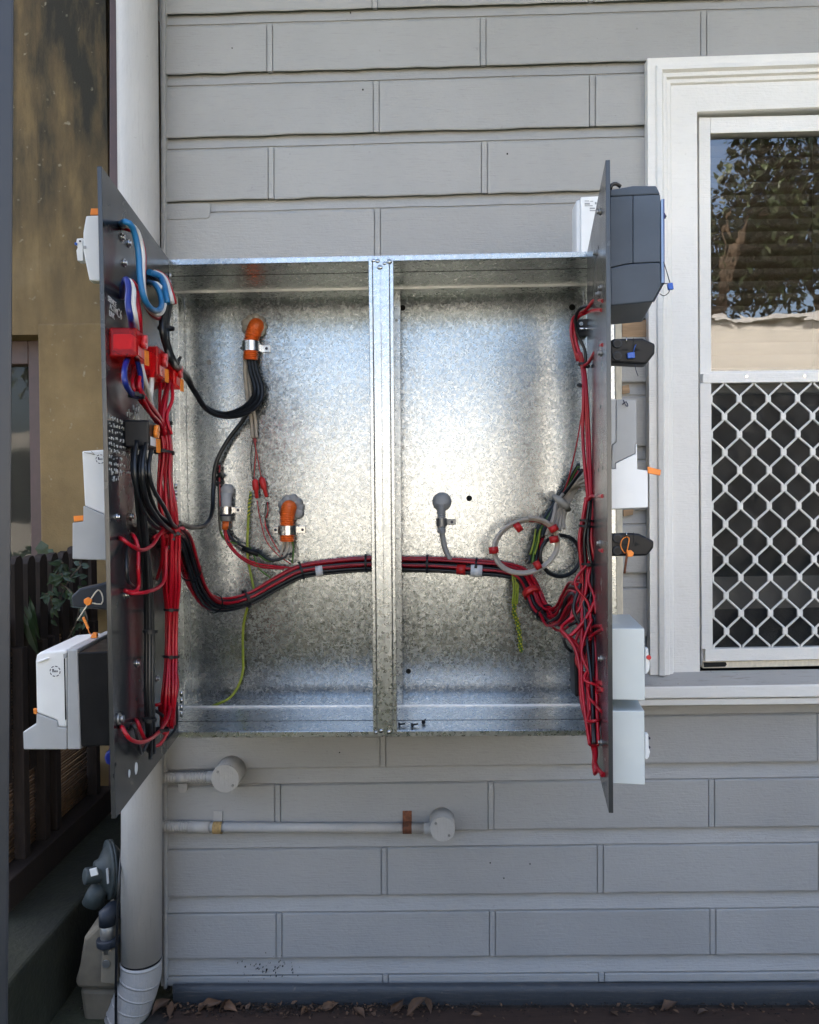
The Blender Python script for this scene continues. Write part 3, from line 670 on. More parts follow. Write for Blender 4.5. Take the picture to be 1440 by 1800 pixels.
def scribble(px, py, length, h, root, words=3):
    mb = MB(); p = PLn.at(px, py, .0008); x = 0
    for wd in range(words):
        for ch in range(scr.randint(1, 4) if words > 1 else int(length / .010)):
            pts = [p + PLn.along * (x + scr.uniform(0, .006)) + PLn.up * (h * scr.uniform(-.05, 1)) for _ in range(scr.randint(3, 4))]
            mb.tube(pts, .00055, 4); x += .0085
        x += .006
        if x > length * 1.15: break
    return mb.build('handwriting', 'chalk', root, fix=False)
scribble(233, 722, .05, .012, lp, 1); scribble(224, 732, .085, .013, lp, 1)
for i in range(9): scribble(192, 737 + i * 11.5, .10, .0062, lp, 4)
scribble(192, 835, .075, .010, lp, 2); scribble(198, 847, .045, .011, lp, 1)

# ---- link covers on the left panel
def link_box(name, label, Y, xr, y0, y1, wid, mat, lid, Lft=None):
    a = PLn.along; n = PLn.n
    q = P(xr, y0, Y); base = q - n * ((q - PLn.p0).dot(n)); qb = P(xr, y1, Y); bb = qb - n * ((qb - PLn.p0).dot(n))
    t = thing(name, label, 'link cover', base, 'terminal link covers on the dark panel')
    MB().prism([base + n * .0005, q, qb, bb + n * .0005], a * wid).build('cover', mat, t, .003)
    up = (q - qb).normalized(); hh = (q - qb).length; mid = (q + qb) / 2 + a * wid * .5 + n * .001
    MB().prism([mid - a * wid * .42 - up * hh * .1, mid + a * wid * .42 - up * hh * .1, mid + a * wid * .42 - up * hh * .42, mid - a * wid * .42 - up * hh * .42], n * .0006).build('paper_label', 'white_plastic' if mat != 'red_clear' else lid, t)
    MB().tube([mid + up * hh * .25, mid + up * hh * .25 + n * .007], .006, 12).build('seal_screw', lid, t, fix=False)
    MB().tube([mid + up * hh * .08, mid + up * hh * .08 + n * .006], .008, 12).build('seal_screw', lid, t, fix=False)
    in0 = base + n * .004 + a * .008 - up * .008; 
    MB().prism([in0, in0 + n * .028, in0 + n * .028 - up * (hh - .02), in0 - up * (hh - .02)], a * (wid - .018)).build('terminal_bar', 'black_plastic' if mat == 'black_plastic' else 'insulator', t, .002)
    tg = mid + a * wid * .05 - up * hh * .12 + n * .0015
    MB().prism([tg, tg + a * .010 + n * .003, tg + a * .012 - up * .022 + n * .003, tg + a * .002 - up * .022], n * .0015).build('seal_tag', 'orange_tag', t)
    return t
link_box('terminal_link', 'largest red plastic terminal link cover below the dark blue cables', 1.172, 240, 575, 627, .062, 'red_clear', 'insulator')
link_box('terminal_link', 'middle red plastic terminal link cover with an orange tag', 1.292, 278, 608, 662, .062, 'red_clear', 'insulator')
link_box('terminal_link', 'small red plastic terminal link cover nearest the cabinet', 1.415, 308, 634, 678, .05, 'red_clear', 'insulator')
link_box('terminal_link', 'black terminal link cover above the fan of black cables', 1.238, 262, 738, 786, .062, 'black_plastic', 'orange_tag')

# ---- devices on the outer side of the left panel
al, ar = PLn.along, PRn.along
YN = 1.205
def dev(name, label, cat, px, py, Y=YN, group=None): return thing(name, label, cat, P(px, py, Y), group)
def pxp(name, poly, Y, ext, mat, root, bevel=.0015): return prism_px(poly, Y, ext).build(name, mat, root, bevel)
def sticker(root, px, py, rpx, Y):
    c = P(px, py, Y - .0006); r = rpx * Y / F
    st = MB().disc(c, (0, 1, 0), r, .0005, 24).build('sticker', 'white_plastic', root)
    mb = MB(); n = 24; vs = []
    for k in range(n):
        a = 6.283 * k / n; d = V((math.cos(a), 0, math.sin(a)))
        vs += [c + d * r * .93 - V((0, .0003, 0)), c + d * r * .78 - V((0, .0003, 0))]
    mb.add(vs, [(2 * k, 2 * ((k + 1) % n), 2 * ((k + 1) % n) + 1, 2 * k + 1) for k in range(n) if k % 3])
    for k in range(4): mb.box(tuple(c + V((-.45 * r + k * .24 * r, -.0004, -.16 * r))), tuple(c + V((-.30 * r + k * .24 * r, -.0001, .14 * r))))
    mb.ball(c + V((-.35 * r, -.0003, .25 * r)), r * .16, 8, 4, (1, .05, 1))
    mb.build('print', 'ink', st)
d1 = dev('circuit_breaker', 'white circuit breaker with orange tag high on the outside of the left panel', 'breaker', 160, 494)
pxp('case', [(174, 378), (151, 379), (146, 408), (146, 440), (157, 493), (176, 494)], YN, al * .018, 'white_plastic', d1, .002)
pxp('toggle', [(145.5, 418), (135, 419), (133, 429), (136.5, 434), (134, 440), (136, 458), (145.5, 459)], YN + .002, al * .014, 'white_plastic', d1, .001)
pxp('tag', [(160, 366), (175, 366), (175, 377), (158, 377)], YN, al * .004, 'orange_tag', d1, .0005)
MB().disc(P(133, 428, YN), (0, 1, 0), .002, .006, 8).build('rivet', 'blue_tag', d1); MB().disc(P(141, 424, YN + .0015), (0, -1, 0), .0016, .001, 8).build('screw', 'ink', d1)
bar('latch', [(147, 432), (151, 432), (151, 437), (147, 437)], YN - .001, .002, 'grey_plastic', d1, 0)
d2 = dev('electricity_meter', 'pale grey electricity meter with orange tag halfway up the left panel', 'meter', 160, 984, group='meters on the left panel')
pxp('cover', [(144, 793), (188, 790), (188, 906), (149, 889)], YN + .003, al * .05, 'white_plastic', d2, .002)
pxp('body', [(148.5, 889.5), (188, 907), (190, 985), (127, 983), (127, 919), (146, 917), (146, 889)], YN, al * .10, 'grey_plastic', d2, .002)
pxp('tag', [(129, 907), (146, 906), (146, 915), (130, 917)], YN, al * .012, 'orange_tag', d2, .0005)
sticker(d2, 176.5, 807, 9, YN + .003); wire(d2, [P(148, 795, YN), P(160, 797, YN - .002), P(166, 799, YN), P(160, 793, YN)], .0007, 'grey_cable', 'seal_wire', 5)
d3 = dev('terminal_cover', 'black terminal cover with a dangling orange seal above the large meter', 'cover', 160, 1073, group='black terminal covers')
pxp('body', [(192, 1018), (183, 1024), (165, 1029), (140, 1034), (124, 1049), (127, 1067), (192, 1073)], YN + .01, al * .05, 'charcoal_plastic', d3, .003)
wire(d3, [P(136, 1091, YN - .01), P(152, 1066, YN - .012), P(168, 1041, YN - .006), P(175, 1038, YN), P(181, 1050, YN - .004), P(178, 1062, YN - .006), P(162, 1060, YN - .01)], .0011, 'cream_timber', 'seal_wire', 6)
pxp('seal', [(147, 1054), (154, 1050), (161, 1055), (159, 1063), (153, 1065), (147, 1060)], YN - .014, al * .006, 'orange_tag', d3, .001)
d4 = dev('electricity_meter', 'large white meter on a black base at the foot of the left panel', 'meter', 120, 1318, group='meters on the left panel')
pxp('base', [(136, 1147), (190, 1145), (194, 1311), (141, 1313)], YN, al * .185, 'black_plastic', d4, .002)
pxp('flange', [(118, 1142), (136, 1141), (142, 1318), (118, 1318)], YN - .002, al * .187, 'grey_plastic', d4, .0025)
pxp('cover', [(62, 1163), (64, 1152), (70, 1147), (110, 1143), (117, 1143), (117, 1279), (102, 1278), (101, 1267), (64, 1253)], YN, al * .17, 'white_plastic', d4, .003)
pxp('terminal_shroud', [(64, 1253.6), (101, 1267.6), (102, 1278.6), (117, 1279.6), (117.5, 1318), (41, 1318), (40, 1287), (63, 1273)], YN, al * .17, 'grey_plastic', d4, .002)
bar('slot', [(112, 1156), (114, 1156), (116, 1265), (114.5, 1266)], YN - .0006, .002, 'hole_black', d4, 0)
bar('rib', [(111, 1150), (117, 1148), (117, 1156), (112, 1158)], YN - .001, .004, 'mid_grey_plastic', d4, 0)
pxp('handle', [(64, 1163), (84, 1156), (86, 1158), (68, 1165)], YN - .003, V((0, .004, 0)), 'white_plastic', d4, .0008)
sticker(d4, 97, 1180, 10.5, YN)
pxp('tag', [(58, 1246), (64, 1247), (64, 1256), (59, 1255)], YN, al * .006, 'orange_tag', d4, .0005)
pxp('seal', [(158, 1122), (163, 1112), (170, 1113), (170, 1122)], YN + .1, al * .008, 'orange_tag', d4, .001)
pxp('seal_strip', [(144, 1086), (148, 1084), (157, 1104), (153, 1107)], YN + .1, al * .003, 'orange_tag', d4, .0008); wire(d4, [P(155, 1105, YN + .1), P(157, 1112, YN + .1), P(161, 1116, YN + .1)], .0009, 'orange_tag', 'seal_wire', 5)
kn = bar('cable_gland', [(196, 1318), (186, 1322), (182, 1332), (186, 1344), (198, 1347)], YN, .03, 'blue_wire', None, .003); tag(kn, 'small dark blue gland low on the back of the left panel', 'gland')

# ---- devices on the outer side of the right panel
e1 = dev('load_controller', 'big slate grey control unit with blue side label high on the right panel', 'meter', 1118, 540)
pxp('cap', [(1073, 333), (1102, 328), (1113, 326), (1154, 326), (1161, 341), (1073, 345)], YN, ar * .125, 'slate_plastic', e1, .002)
pxp('body', [(1073, 345.8), (1112.6, 343.8), (1112.6, 462), (1098, 464), (1073, 470)], YN + .0008, ar * .124, 'slate_plastic', e1, .001)
pxp('body', [(1113.4, 343.8), (1161, 342), (1161, 460), (1113.4, 462)], YN, ar * .125, 'slate_plastic', e1, .001)
pxp('terminal_cover', [(1073, 471), (1098, 465), (1113, 462.8), (1161, 460.8), (1162.5, 503), (1148, 530), (1073, 537)], YN, ar * .125, 'slate_plastic', e1, .002)
pxp('label_plate', [(1162, 350), (1166.5, 349), (1167.5, 496), (1163, 498)], YN + .002, ar * .11, 'blue_label', e1, .0008)
pxp('label_edge', [(1166.7, 349), (1168.2, 350), (1168.6, 497), (1167.7, 497)], YN + .002, ar * .11, 'blue_wire', e1, 0)
pxp('button', [(1167.5, 372), (1172, 380), (1167.7, 380)], YN + .003, ar * .01, 'ink', e1, 0)
wire(e1, [P(1073, 332, YN + .01), P(1076, 325, YN + .01), P(1083, 323, YN + .01), P(1091, 328, YN + .012)], .003, 'black_wire', 'cable')
wire(e1, [P(1167, 460, YN), P(1173, 480, YN - .003), P(1178, 497, YN - .004)], .0007, 'black_wire', 'seal_wire', 5); wire(e1, [P(1163, 499, YN), P(1177, 498, YN - .004)], .0007, 'black_wire', 'seal_wire', 5)
wire(e1, [P(1160, 516, YN), P(1167, 520, YN - .003), P(1175, 515, YN - .004), P(1178, 508, YN - .004)], .0007, 'black_wire', 'seal_wire', 5)
pxp('seal', [(1174, 498), (1183, 496), (1185, 508), (1176, 509)], YN - .006, V((0, .006, 0)), 'blue_tag', e1, .001)
def tcover(label, poly, cy, root_y):
    t = dev('terminal_cover', label, 'cover', 1110, root_y, group='black terminal covers')
    pxp('body', poly, YN, ar * .03, 'black_plastic', t, .003)
    for dy in (-11, 11):
        c = P(1085, cy + dy, YN)
        mb = MB().tube([c - V((0, .0025, 0)), c + V((0, .001, 0))], .0070, 18); mb.build('screw_boss', 'charcoal_plastic', t, .0008)
        MB().tube([c - V((0, .0032, 0)), c - V((0, .0024, 0))], .0045, 14).build('screw', 'black_plastic', t, fix=False)
    bar('slit', [(1113.5, cy - 21), (1114.2, cy - 21), (1114.2, cy - 2), (1113.5, cy - 2)], YN - .0004, .001, 'hole_black', t, 0)
    bar('arrow', [(1116, cy - 4), (1126, cy), (1116, cy + 3)], YN - .0004, .001, 'hole_black', t, 0)
    bar('arrow', [(1093, cy - 1), (1105, cy - 1), (1105, cy + 1), (1093, cy + 1)], YN - .0004, .001, 'hole_black', t, 0)
    MB().tube([P(1101.5, cy - 22, YN - .001), P(1101.5, cy - 13, YN - .001)], .0007, 6).build('seal_pin', 'steel', t, fix=False)
    return t
t1 = tcover('black terminal cover with a blue seal below the slate grey control unit', [(1073, 598), (1080, 595), (1130, 594), (1152, 604), (1151, 621), (1136, 640), (1073, 637)], 615, 640)
pxp('seal', [(1103, 620), (1116, 618), (1117, 629), (1104, 630)], YN - .006, V((0, .005, 0)), 'blue_tag', t1, .001); wire(t1, [P(1114, 618, YN - .004), P(1116, 610, YN - .006), P(1118, 606, YN - .002)], .0007, 'blue_tag', 'seal_wire', 5)
wire(t1, [P(1116, 640, YN), P(1118, 650, YN - .004), P(1122, 661, YN - .004)], .0006, 'ink', 'seal_wire', 5)
e2 = dev('electricity_meter', 'white and grey electricity meter with an orange tag between two black covers', 'meter', 1105, 893)
pxp('side_strip', [(1073, 701), (1083, 701.5), (1083, 776), (1076, 782), (1073, 824)], YN + .002, ar * .10, 'grey_plastic', e2, .001)
pxp('cover', [(1083.5, 702), (1119, 702.5), (1119.5, 779), (1117, 780), (1117, 797), (1082, 814), (1082, 823.5), (1075, 823.5), (1076.5, 783), (1083.5, 777)], YN + .001, ar * .10, 'mid_grey_plastic', e2, .001)
pxp('base', [(1073, 824.2), (1082.6, 824.2), (1082.6, 814.6), (1117.6, 797.6), (1117.6, 780.5), (1120, 780), (1120.5, 825), (1139, 827), (1139.5, 892), (1073, 895)], YN, ar * .10, 'white_plastic', e2, .0015)
pxp('tag', [(1138.5, 820), (1162.5, 826), (1161, 836), (1139.5, 832)], YN - .002, V((0, .0025, 0)), 'orange_tag', e2, .0006)
wire(e2, [P(1096, 703, YN - .001), P(1100, 712, YN - .004), P(1104, 714, YN - .004), P(1101, 706, YN - .003), P(1094, 711, YN - .002)], .0008, 'ink', 'seal_wire', 5)
t2 = tcover('black terminal cover with an orange wire seal above the pale enamel box', [(1073, 938), (1112, 937), (1124, 938), (1150, 951), (1149, 963), (1138, 977), (1073, 978)], 957, 978)
wire(t2, [P(1101, 944, YN - .002), P(1094, 948, YN - .006), P(1091, 958, YN - .007), P(1095, 968, YN - .006), P(1101, 972, YN - .006), P(1105, 955, YN - .008), P(1106, 946, YN - .006), P(1101, 944, YN - .002)], .0009, 'orange_tag', 'seal_wire', 5)
wire(t2, [P(1104, 968, YN - .008), P(1101, 985, YN - .008), P(1098, 1008, YN - .008)], .0018, 'rust', 'seal_strip', 6)
pxp('seal', [(1102, 968), (1110, 967), (1115, 972), (1113, 979), (1104, 979)], YN - .012, V((0, .006, 0)), 'orange_tag', t2, .001)
e3 = dev('enamel_box', 'upper of two pale enamel boxes stacked at the foot of the right panel', 'box', 1105, 1231, group='pale enamel boxes')
pxp('case', [(1073, 1105), (1133, 1105), (1134, 1231), (1073, 1230)], YN, ar * .185, 'pale_enamel', e3, .0012)
pxp('clip', [(1134.5, 1139), (1140, 1140), (1140.5, 1160), (1143, 1164), (1142, 1178), (1137, 1185), (1134.5, 1185)], YN + .01, ar * .012, 'white_plastic', e3, .001)
MB().disc(P(1141, 1156, YN + .008), (0, 1, 0), .0035, .006, 10).build('seal', 'insulator', e3)
e4 = dev('enamel_box', 'lower of two pale enamel boxes stacked at the foot of the right panel', 'box', 1105, 1379, group='pale enamel boxes')
pxp('case', [(1073, 1250), (1133, 1250), (1134, 1380), (1073, 1377)], YN, ar * .185, 'pale_enamel', e4, .0012)
pxp('clip', [(1134, 1290), (1140, 1291), (1141, 1315), (1143, 1322), (1141, 1331), (1138, 1335), (1134, 1334)], YN + .01, ar * .012, 'white_plastic', e4, .001)
for y in (1298, 1314): MB().disc(P(1141.5, y, YN + .012), (0, 1, 0), .002, .006, 8).build('screw', 'ink', e4)
# ---- white communications unit standing on the cabinet
zt_c = FB(W_ - .02, H_, YF).z
e5 = thing('communications_unit', 'white plastic unit with a printed label standing on top of the cabinet', 'modem', P(1035, 442, 1.66))
up_ = V((0, 0, 1))
def uq(x0, x1, y0, Y): 
    a, b = P(x0, y0, Y), P(x1, y0 - 3, Y); return [V((a.x, Y, zt_c + .001)), V((b.x, Y, zt_c + .001)), b, a]
MB().prism(uq(1021, 1075, 346, 1.64), V((0, .05, 0))).build('front_shell', 'white_plastic', e5, .002)
MB().prism(uq(1013, 1075, 350, 1.652), V((0, .05, 0))).build('rear_shell', 'white_plastic', e5, .006)
lab = MB()
for x0, x1, y, h in ((1028, 1036, 353, .6), (1038, 1043, 353.5, .6), (1028, 1037, 358, 1.5), (1046, 1049, 357, 2), (1028, 1042, 361.5, .7), (1037, 1046, 366, 1.2), (1037, 1048, 370, .9)):
    lab.prism([P(x0, y - h, 1.6394), P(x1, y - h, 1.6394), P(x1, y + h, 1.6394), P(x0, y + h, 1.6394)], V((0, .0004, 0)))
lab.build('print', 'mid_grey_plastic', e5)

# ================================================================== CONDUITS AND CABLES IN THE CABINET
def gland(root, px, py, r, Y=None, mat='sealant', lumps=9):
    mb = MB(); c = P(px, py, YB)
    rg = random.Random(px)
    for k in range(lumps):
        a = 6.283 * k / lumps; mb.ball(c + V((math.cos(a) * r * .62, -.005, math.sin(a) * r * .62)), r * rg.uniform(.34, .48), 8, 5, (1, .5, 1))
    mb.ball(c, r * .8, 14, 8, (1, .35, 1)); return mb.build('sealant_collar', mat, root)
def saddle(root, px, py, rr, Y, half, mat='steel', ears=(-1, 1), earw=18, tilt=0):
    c = P(px, py, Y); mb = MB(); vs = []; n = 16; hz = V((0, 0, half))
    for k in range(n + 1):
        a = math.pi * k / n; d = V((math.cos(a), -math.sin(a), 0)) * (rr + .001); vs += [c + d - hz, c + d + hz]
    mb.add(vs, [(2 * i, 2 * i + 1, 2 * i + 3, 2 * i + 2) for i in range(n)], True)
    sd_ = mb.build('saddle', mat, root, fix=False)
    for s_ in ears:
        x0 = c.x + s_ * rr; x1 = c.x + s_ * (rr + earw * Y / F)
        e = MB(); hh = half * .8
        e.box((min(x0, x1), YB - .004, c.z - hh), (max(x0, x1), YB - .002, c.z + hh)); e.box((x0 - .0008, Y, c.z - hh), (x0 + .0008, YB - .004, c.z + hh)); e.build('ear', mat, sd_, .002)
        MB().disc(V(((x0 + x1) / 2 + s_ * .002, YB - .0042, c.z)), (0, -1, 0), .0032, .0014, 10).build('screw', 'ink', sd_)
    return sd_
o1 = thing('flexible_conduit', 'topmost orange corrugated conduit end clamped inside the cabinet', 'conduit', P(445, 590, YB), 'orange conduit ends in the cabinet')
gland(o1, 448, 574, .031)
corr(o1, None, None, .0178, .0042, 'orange_conduit', 'corrugated_tube', 18, spline([P(452, 572, YB + .004), P(450, 574, YB - .016), P(446, 584, YB - .028), P(442, 600, YB - .031), P(440, 633, YB - .030)], .002))
saddle(o1, 441, 609, .0188, YB - .030, .0115, ears=(1,), earw=16)
o2 = thing('flexible_conduit', 'orange corrugated conduit end just left of the mullion above the loom', 'conduit', P(506, 920, YB), 'orange conduit ends in the cabinet')
gland(o2, 513, 893, .032, mat='grey_conduit')
corr(o2, None, None, .0178, .0042, 'orange_conduit', 'corrugated_tube', 18, spline([P(509, 893, YB + .004), P(508, 893, YB - .016), P(506, 901, YB - .026), P(505, 918, YB - .030), P(505, 951, YB - .028)], .002))
saddle(o2, 505, 932, .0205, YB - .029, .0105, ears=(-1, 1), earw=14)
o3 = thing('conduit_fitting', 'small grey conduit fitting with a short orange end left in the cabinet', 'conduit', P(398, 900, YB))
MB().ball(P(399, 864, YB - .008), .018, 14, 9, (.95, .8, 1)).build('elbow', 'grey_conduit', o3); MB().tube([P(398, 866, YB - .018), P(397, 916, YB - .018)], .0125, 16).build('tube', 'grey_conduit', o3, fix=False)
saddle(o3, 397.5, 897, .0132, YB - .018, .0085, ears=(1,), earw=14); MB().tube([P(397, 904, YB - .018), P(397, 907, YB - .018)], .0136, 16).build('ring', 'ink', o3, fix=False)
MB().tube([P(397, 916, YB - .018), P(395.5, 931, YB - .018)], .0078, 14).build('orange_end', 'orange_conduit', o3, fix=False)
o4 = thing('conduit_fitting', 'grey corrugated conduit fitting alone in the right bay', 'conduit', P(777, 900, YB))
MB().ball(P(777, 882, YB - .006), .0225, 14, 9, (1, .8, 1)).build('elbow', 'grey_conduit', o4)
corr(o4, P(776, 886, YB - .02), P(776.5, 937, YB - .02), .0105, .0045, 'grey_conduit', 'corrugated_tube', 16)
saddle(o4, 776.5, 918, .0112, YB - .02, .0088, 'dull_steel', ears=(1,), earw=17)
wire(o4, [P(777, 930, YB - .02), P(779, 948, YB - .022), P(784, 968, YB - .028), P(792, 985, YB - .036)], .0062, 'grey_cable', 'cable')

L, R = PLn.at, PRn.at
rw, bw = 'red_wire', 'black_wire'
# ---- service cables (blue, white, red) at the top of the left panel
sv = thing('service_cables', 'looped blue, white and red service cables at the top of the left panel', 'cables', L(240, 480, .02))
for dx, dy, mt, c in ((0, 0, 'teal_wire', .03), (7, 6, 'white_wire', .024), (9, 12, rw, .016)):
    wire(sv, [L(212 + dx * .4, 394 + dy * .5, 0), L(221 + dx * .6, 390 + dy, c), L(233 + dx, 400 + dy, c + .006), L(243 + dx, 440 + dy * .5, c + .01), L(246 + dx * .6, 485, c + .012), L(252 + dx * .2, 520 + dy * .2, c + .016), L(264, 541 + dy * .6, c + .02), L(277 + dx * .3, 546 + dy, c + .02), L(284 + dx * .6, 536 + dy * .4, c + .016), L(281 + dx, 515, c + .01), L(272 + dx * .6, 500, c), L(261 + dx * .6, 496 + dy * .3, 0)], .0046, mt, 'cable')
for dx, mt, c in ((0, 'blue_wire', .032), (8, 'white_wire', .028), (15, rw, .022)):
    wire(sv, [L(215 + dx * .9, 522, .002), L(217 + dx * .7, 500, c * .7), L(222 + dx * .6, 491 + dx * .3, c), L(226 + dx, 505 + dx * .4, c + .004), L(225 + dx * 1.1, 535, c + .006), L(230 + dx, 560, c + .008), L(234 + dx * .8, 585, .024), L(235 + dx * .7, 600, .016)], .0047, mt, 'cable')
for pts, mt in (([L(226, 625, .02), L(219, 648, .026), L(220, 672, .03), L(230, 690, .03), L(242, 698, .028)], 'blue_wire'), ([L(240, 628, .03), L(247, 660, .03), L(248, 688, .028)], 'blue_wire'),
                ([L(246, 630, .025), L(252, 660, .03), L(262, 692, .03), L(268, 720, .028)], 'white_wire'), ([L(268, 640, .03), L(266, 680, .03), L(264, 706, .028)], 'white_wire')):
    wire(sv, pts, .0043, mt, 'cable')
# ---- black mains cables from the top conduit to the left panel
mc = thing('mains_cables', 'thick black mains cables sagging from the upper orange conduit to the left panel', 'cables', P(395, 732, 1.76))
for k, (dx, dy) in enumerate(((0, 0), (8, 7), (-4, 8))):
    wire(mc, [P(436 + k * 5, 625, YB - .03), P(441 + k * 6, 655, YB - .034), P(447 + k * 7, 675 + k * 3, YB - .038), P(447 + k * 5, 694 + k * 6, YB - .045), P(428 + k * 3, 716 + k * 5, 1.79), P(395 + k, 727 + dy * .7, 1.74), P(363 + k, 716 + dy * .6, 1.68), P(340 + k, 686, 1.62), P(325 + dx * .5, 660, 1.56), L(306 + dx * .5, 640, .05), L(294 + dx * .4, 612, .045), L(287 + dx * .6, 580, .042), L(290 + dx * .8, 548, .04), L(291 + dx, 525, .035), L(285 + dx, 500, .02), L(268 + dx, 478, .002)], .0052, bw, 'cable')
for dx, mt in ((0, 'teal_wire'), (9, 'white_wire'), (13, rw)):
    wire(mc, [L(262 + dx, 478, .01), L(283 + dx * .6, 488, .024), L(291 + dx * .8, 515, .04), L(294 + dx, 534, .044)], .0056 if dx == 0 else .0048, mt, 'sleeve')
wire(mc, [P(446, 690, YB - .03), P(446, 705, YB - .03), P(428, 738, YB - .02), P(400, 775, YB - .02), P(380, 815, YB - .025), P(375, 860, YB - .03), P(373, 900, 1.80), P(362, 922, 1.75), P(340, 927, 1.66), L(314, 920, .05)], .0052, bw, 'cable')
tie(mc, L(292, 577, .042), (0, 0, 1), .013); tie(mc, L(312, 637, .05), (1, .5, -.6), .011)
# ---- red and black vertical looms on the left panel
ll = thing('panel_loom', 'red and black vertical wiring loom tied down the left panel', 'wiring', L(300, 1000, .03))
bundle(ll, [L(246, 650, .02), L(240, 680, .025), L(258, 712, .03), L(276, 734, .03), L(287, 760, .03), L(290, 790, .032)], .009, .0030, [rw] * 5, widths=[.9, 1, .9, .8, .9])
bundle(ll, [L(294, 672, .03), L(290, 705, .032), L(286, 738, .032), L(289, 765, .034)], .010, .0031, [rw] * 5)
bundle(ll, [L(287, 750, .03), L(292, 790, .034), L(290, 840, .032), L(294, 890, .036), L(303, 930, .042)], .0135, .0029, [rw] * 10, widths=[.7, .9, 1.1, 1, .7])
bundle(ll, [L(302, 925, .04), L(300, 965, .036), L(300, 1010, .034), L(302, 1060, .032), L(301, 1110, .03), L(300, 1160, .03), L(297, 1220, .03), L(293, 1275, .022)], .0135, .0028, [rw] * 13, widths=[.9, 1.1, 1.25, .75, .62, .7, 1.1, 1.2])
bundle(ll, [L(252, 786, .03), L(250, 830, .034), L(258, 875, .034), L(278, 910, .038), L(302, 928, .042)], .017, .0036, [bw] * 6, widths=[1, .9, 1, .9, .6])
bundle(ll, [L(246, 800, .022), L(248, 870, .024), L(256, 950, .024), L(262, 1030, .024), L(263, 1120, .022), L(262, 1210, .022), L(265, 1290, .022), L(266, 1326, .012)], .009, .0034, [bw] * 4, loose=.15)
for pts in ([L(210, 945, 0), L(216, 948, .012), L(232, 960, .022), L(250, 967, .03), L(268, 958, .034), L(280, 940, .036), L(290, 927, .04)], [L(231, 938, 0), L(236, 944, .012), L(243, 962, .018), L(243, 1000, .02), L(244, 1030, .018), L(236, 1040, .014), L(219, 1038, .004)],
            [L(218, 1038, .002), L(232, 1043, .012), L(260, 1040, .03), L(282, 1030, .034), L(291, 1010, .036), L(292, 960, .036)], [L(276, 1018, .004), L(284, 990, .02), L(286, 950, .032), L(284, 920, .035)], [L(304, 1008, .004), L(309, 985, .02), L(308, 950, .03)],
            [L(212, 1277, 0), L(216, 1280, .012), L(226, 1297, .02), L(245, 1305, .026), L(266, 1298, .03), L(285, 1280, .032), L(297, 1255, .034), L(301, 1225, .032)], [L(237, 1265, 0), L(242, 1270, .012), L(250, 1290, .016), L(257, 1301, .018), L(270, 1300, .02)],
            [L(271, 1240, .002), L(280, 1238, .014), L(296, 1232, .022), L(304, 1222, .026)], [L(280, 1240, .004), L(284, 1262, .014), L(288, 1290, .02), L(300, 1270, .03), L(308, 1230, .032), L(312, 1200, .03), L(306, 1160, .03)], [L(270, 1312, .004), L(282, 1308, .014), L(294, 1288, .024), L(303, 1256, .03), L(309, 1210, .03)],
            [L(298, 930, .04), L(272, 944, .03), L(268, 950, .012), L(276, 948, .006)]):
    wire(ll, pts, .0031, rw)
for pts in ([L(228, 1282, 0), L(233, 1275, .01), L(238, 1282, .014), L(243, 1306, .016), L(249, 1325, .012), L(256, 1312, .016), L(263, 1300, .02)], [L(224, 950, .004), L(222, 985, .012), L(225, 1020, .014), L(236, 1033, .012)], [L(309, 1230, .03), L(311, 1260, .03), L(308, 1282, .026), L(292, 1300, .018)], [L(268, 1246, .01), L(284, 1256, .02), L(292, 1262, .024)]):
    wire(ll, pts, .0028, bw)
for x, y, r in ((291, 743, .011), (287, 795, .018), (304, 928, .022), (299, 963, .018), (301, 1072, .012), (301, 1154, .013), (264, 1110, .010), (263, 1265, .010), (240, 696, .011), (284, 1282, .012)):
    tie(ll, L(x, y, .032), (0.05, .1, 1), r)
# ---- main loom across both bays and up to the right panel
ml = thing('main_loom', 'thick red and black wiring loom sagging across both cabinet bays', 'wiring', P(430, 1058, 1.78))
mats = [bw, rw, bw, rw, bw, rw, bw, rw, bw, rw, rw, bw, rw, rw, bw, rw, rw]
path = [L(300, 930, .04), P(316, 945, 1.50), P(329, 985, 1.56), P(345, 1030, 1.64), P(366, 1056, 1.70), P(395, 1062, 1.75), P(440, 1050, 1.785), P(490, 1022, 1.80), P(530, 1003, 1.815), P(590, 994, 1.825), P(650, 990, 1.828), P(707, 991, 1.83), P(770, 992, 1.828), P(830, 996, 1.82), P(885, 1001, 1.81), P(918, 1012, 1.79), P(936, 1040, 1.765), P(948, 1068, 1.74), P(968, 1084, 1.71), P(990, 1078, 1.67), P(1003, 1055, 1.62), P(1014, 1035, 1.57), P(1030, 1038, 1.5)]
pth, fr = bundle(ml, path, .0185, .0031, mats, loose=.25, widths=[1, 1, 1, 1, .95, .95, .9, .85, .9, .95, 1, 1, 1, 1, 1.05, 1, 1, 1.1, 1.1, 1, 1])
def near(path, px, py):
    def prj(p):
        q = MR.transposed() @ (p - CAM); return (720 + F * q.x / -q.z - px) ** 2 + (900 - F * q.y / -q.z - py) ** 2
    return min(range(len(path)), key=lambda i: prj(path[i]))
for x, y in ((341, 1004), (378, 1060), (432, 1052), (530, 1003), (645, 990), (750, 991), (838, 997), (958, 1078)):
    i = near(pth, x, y); tie(ml, pth[i], fr[i][0], .0205)
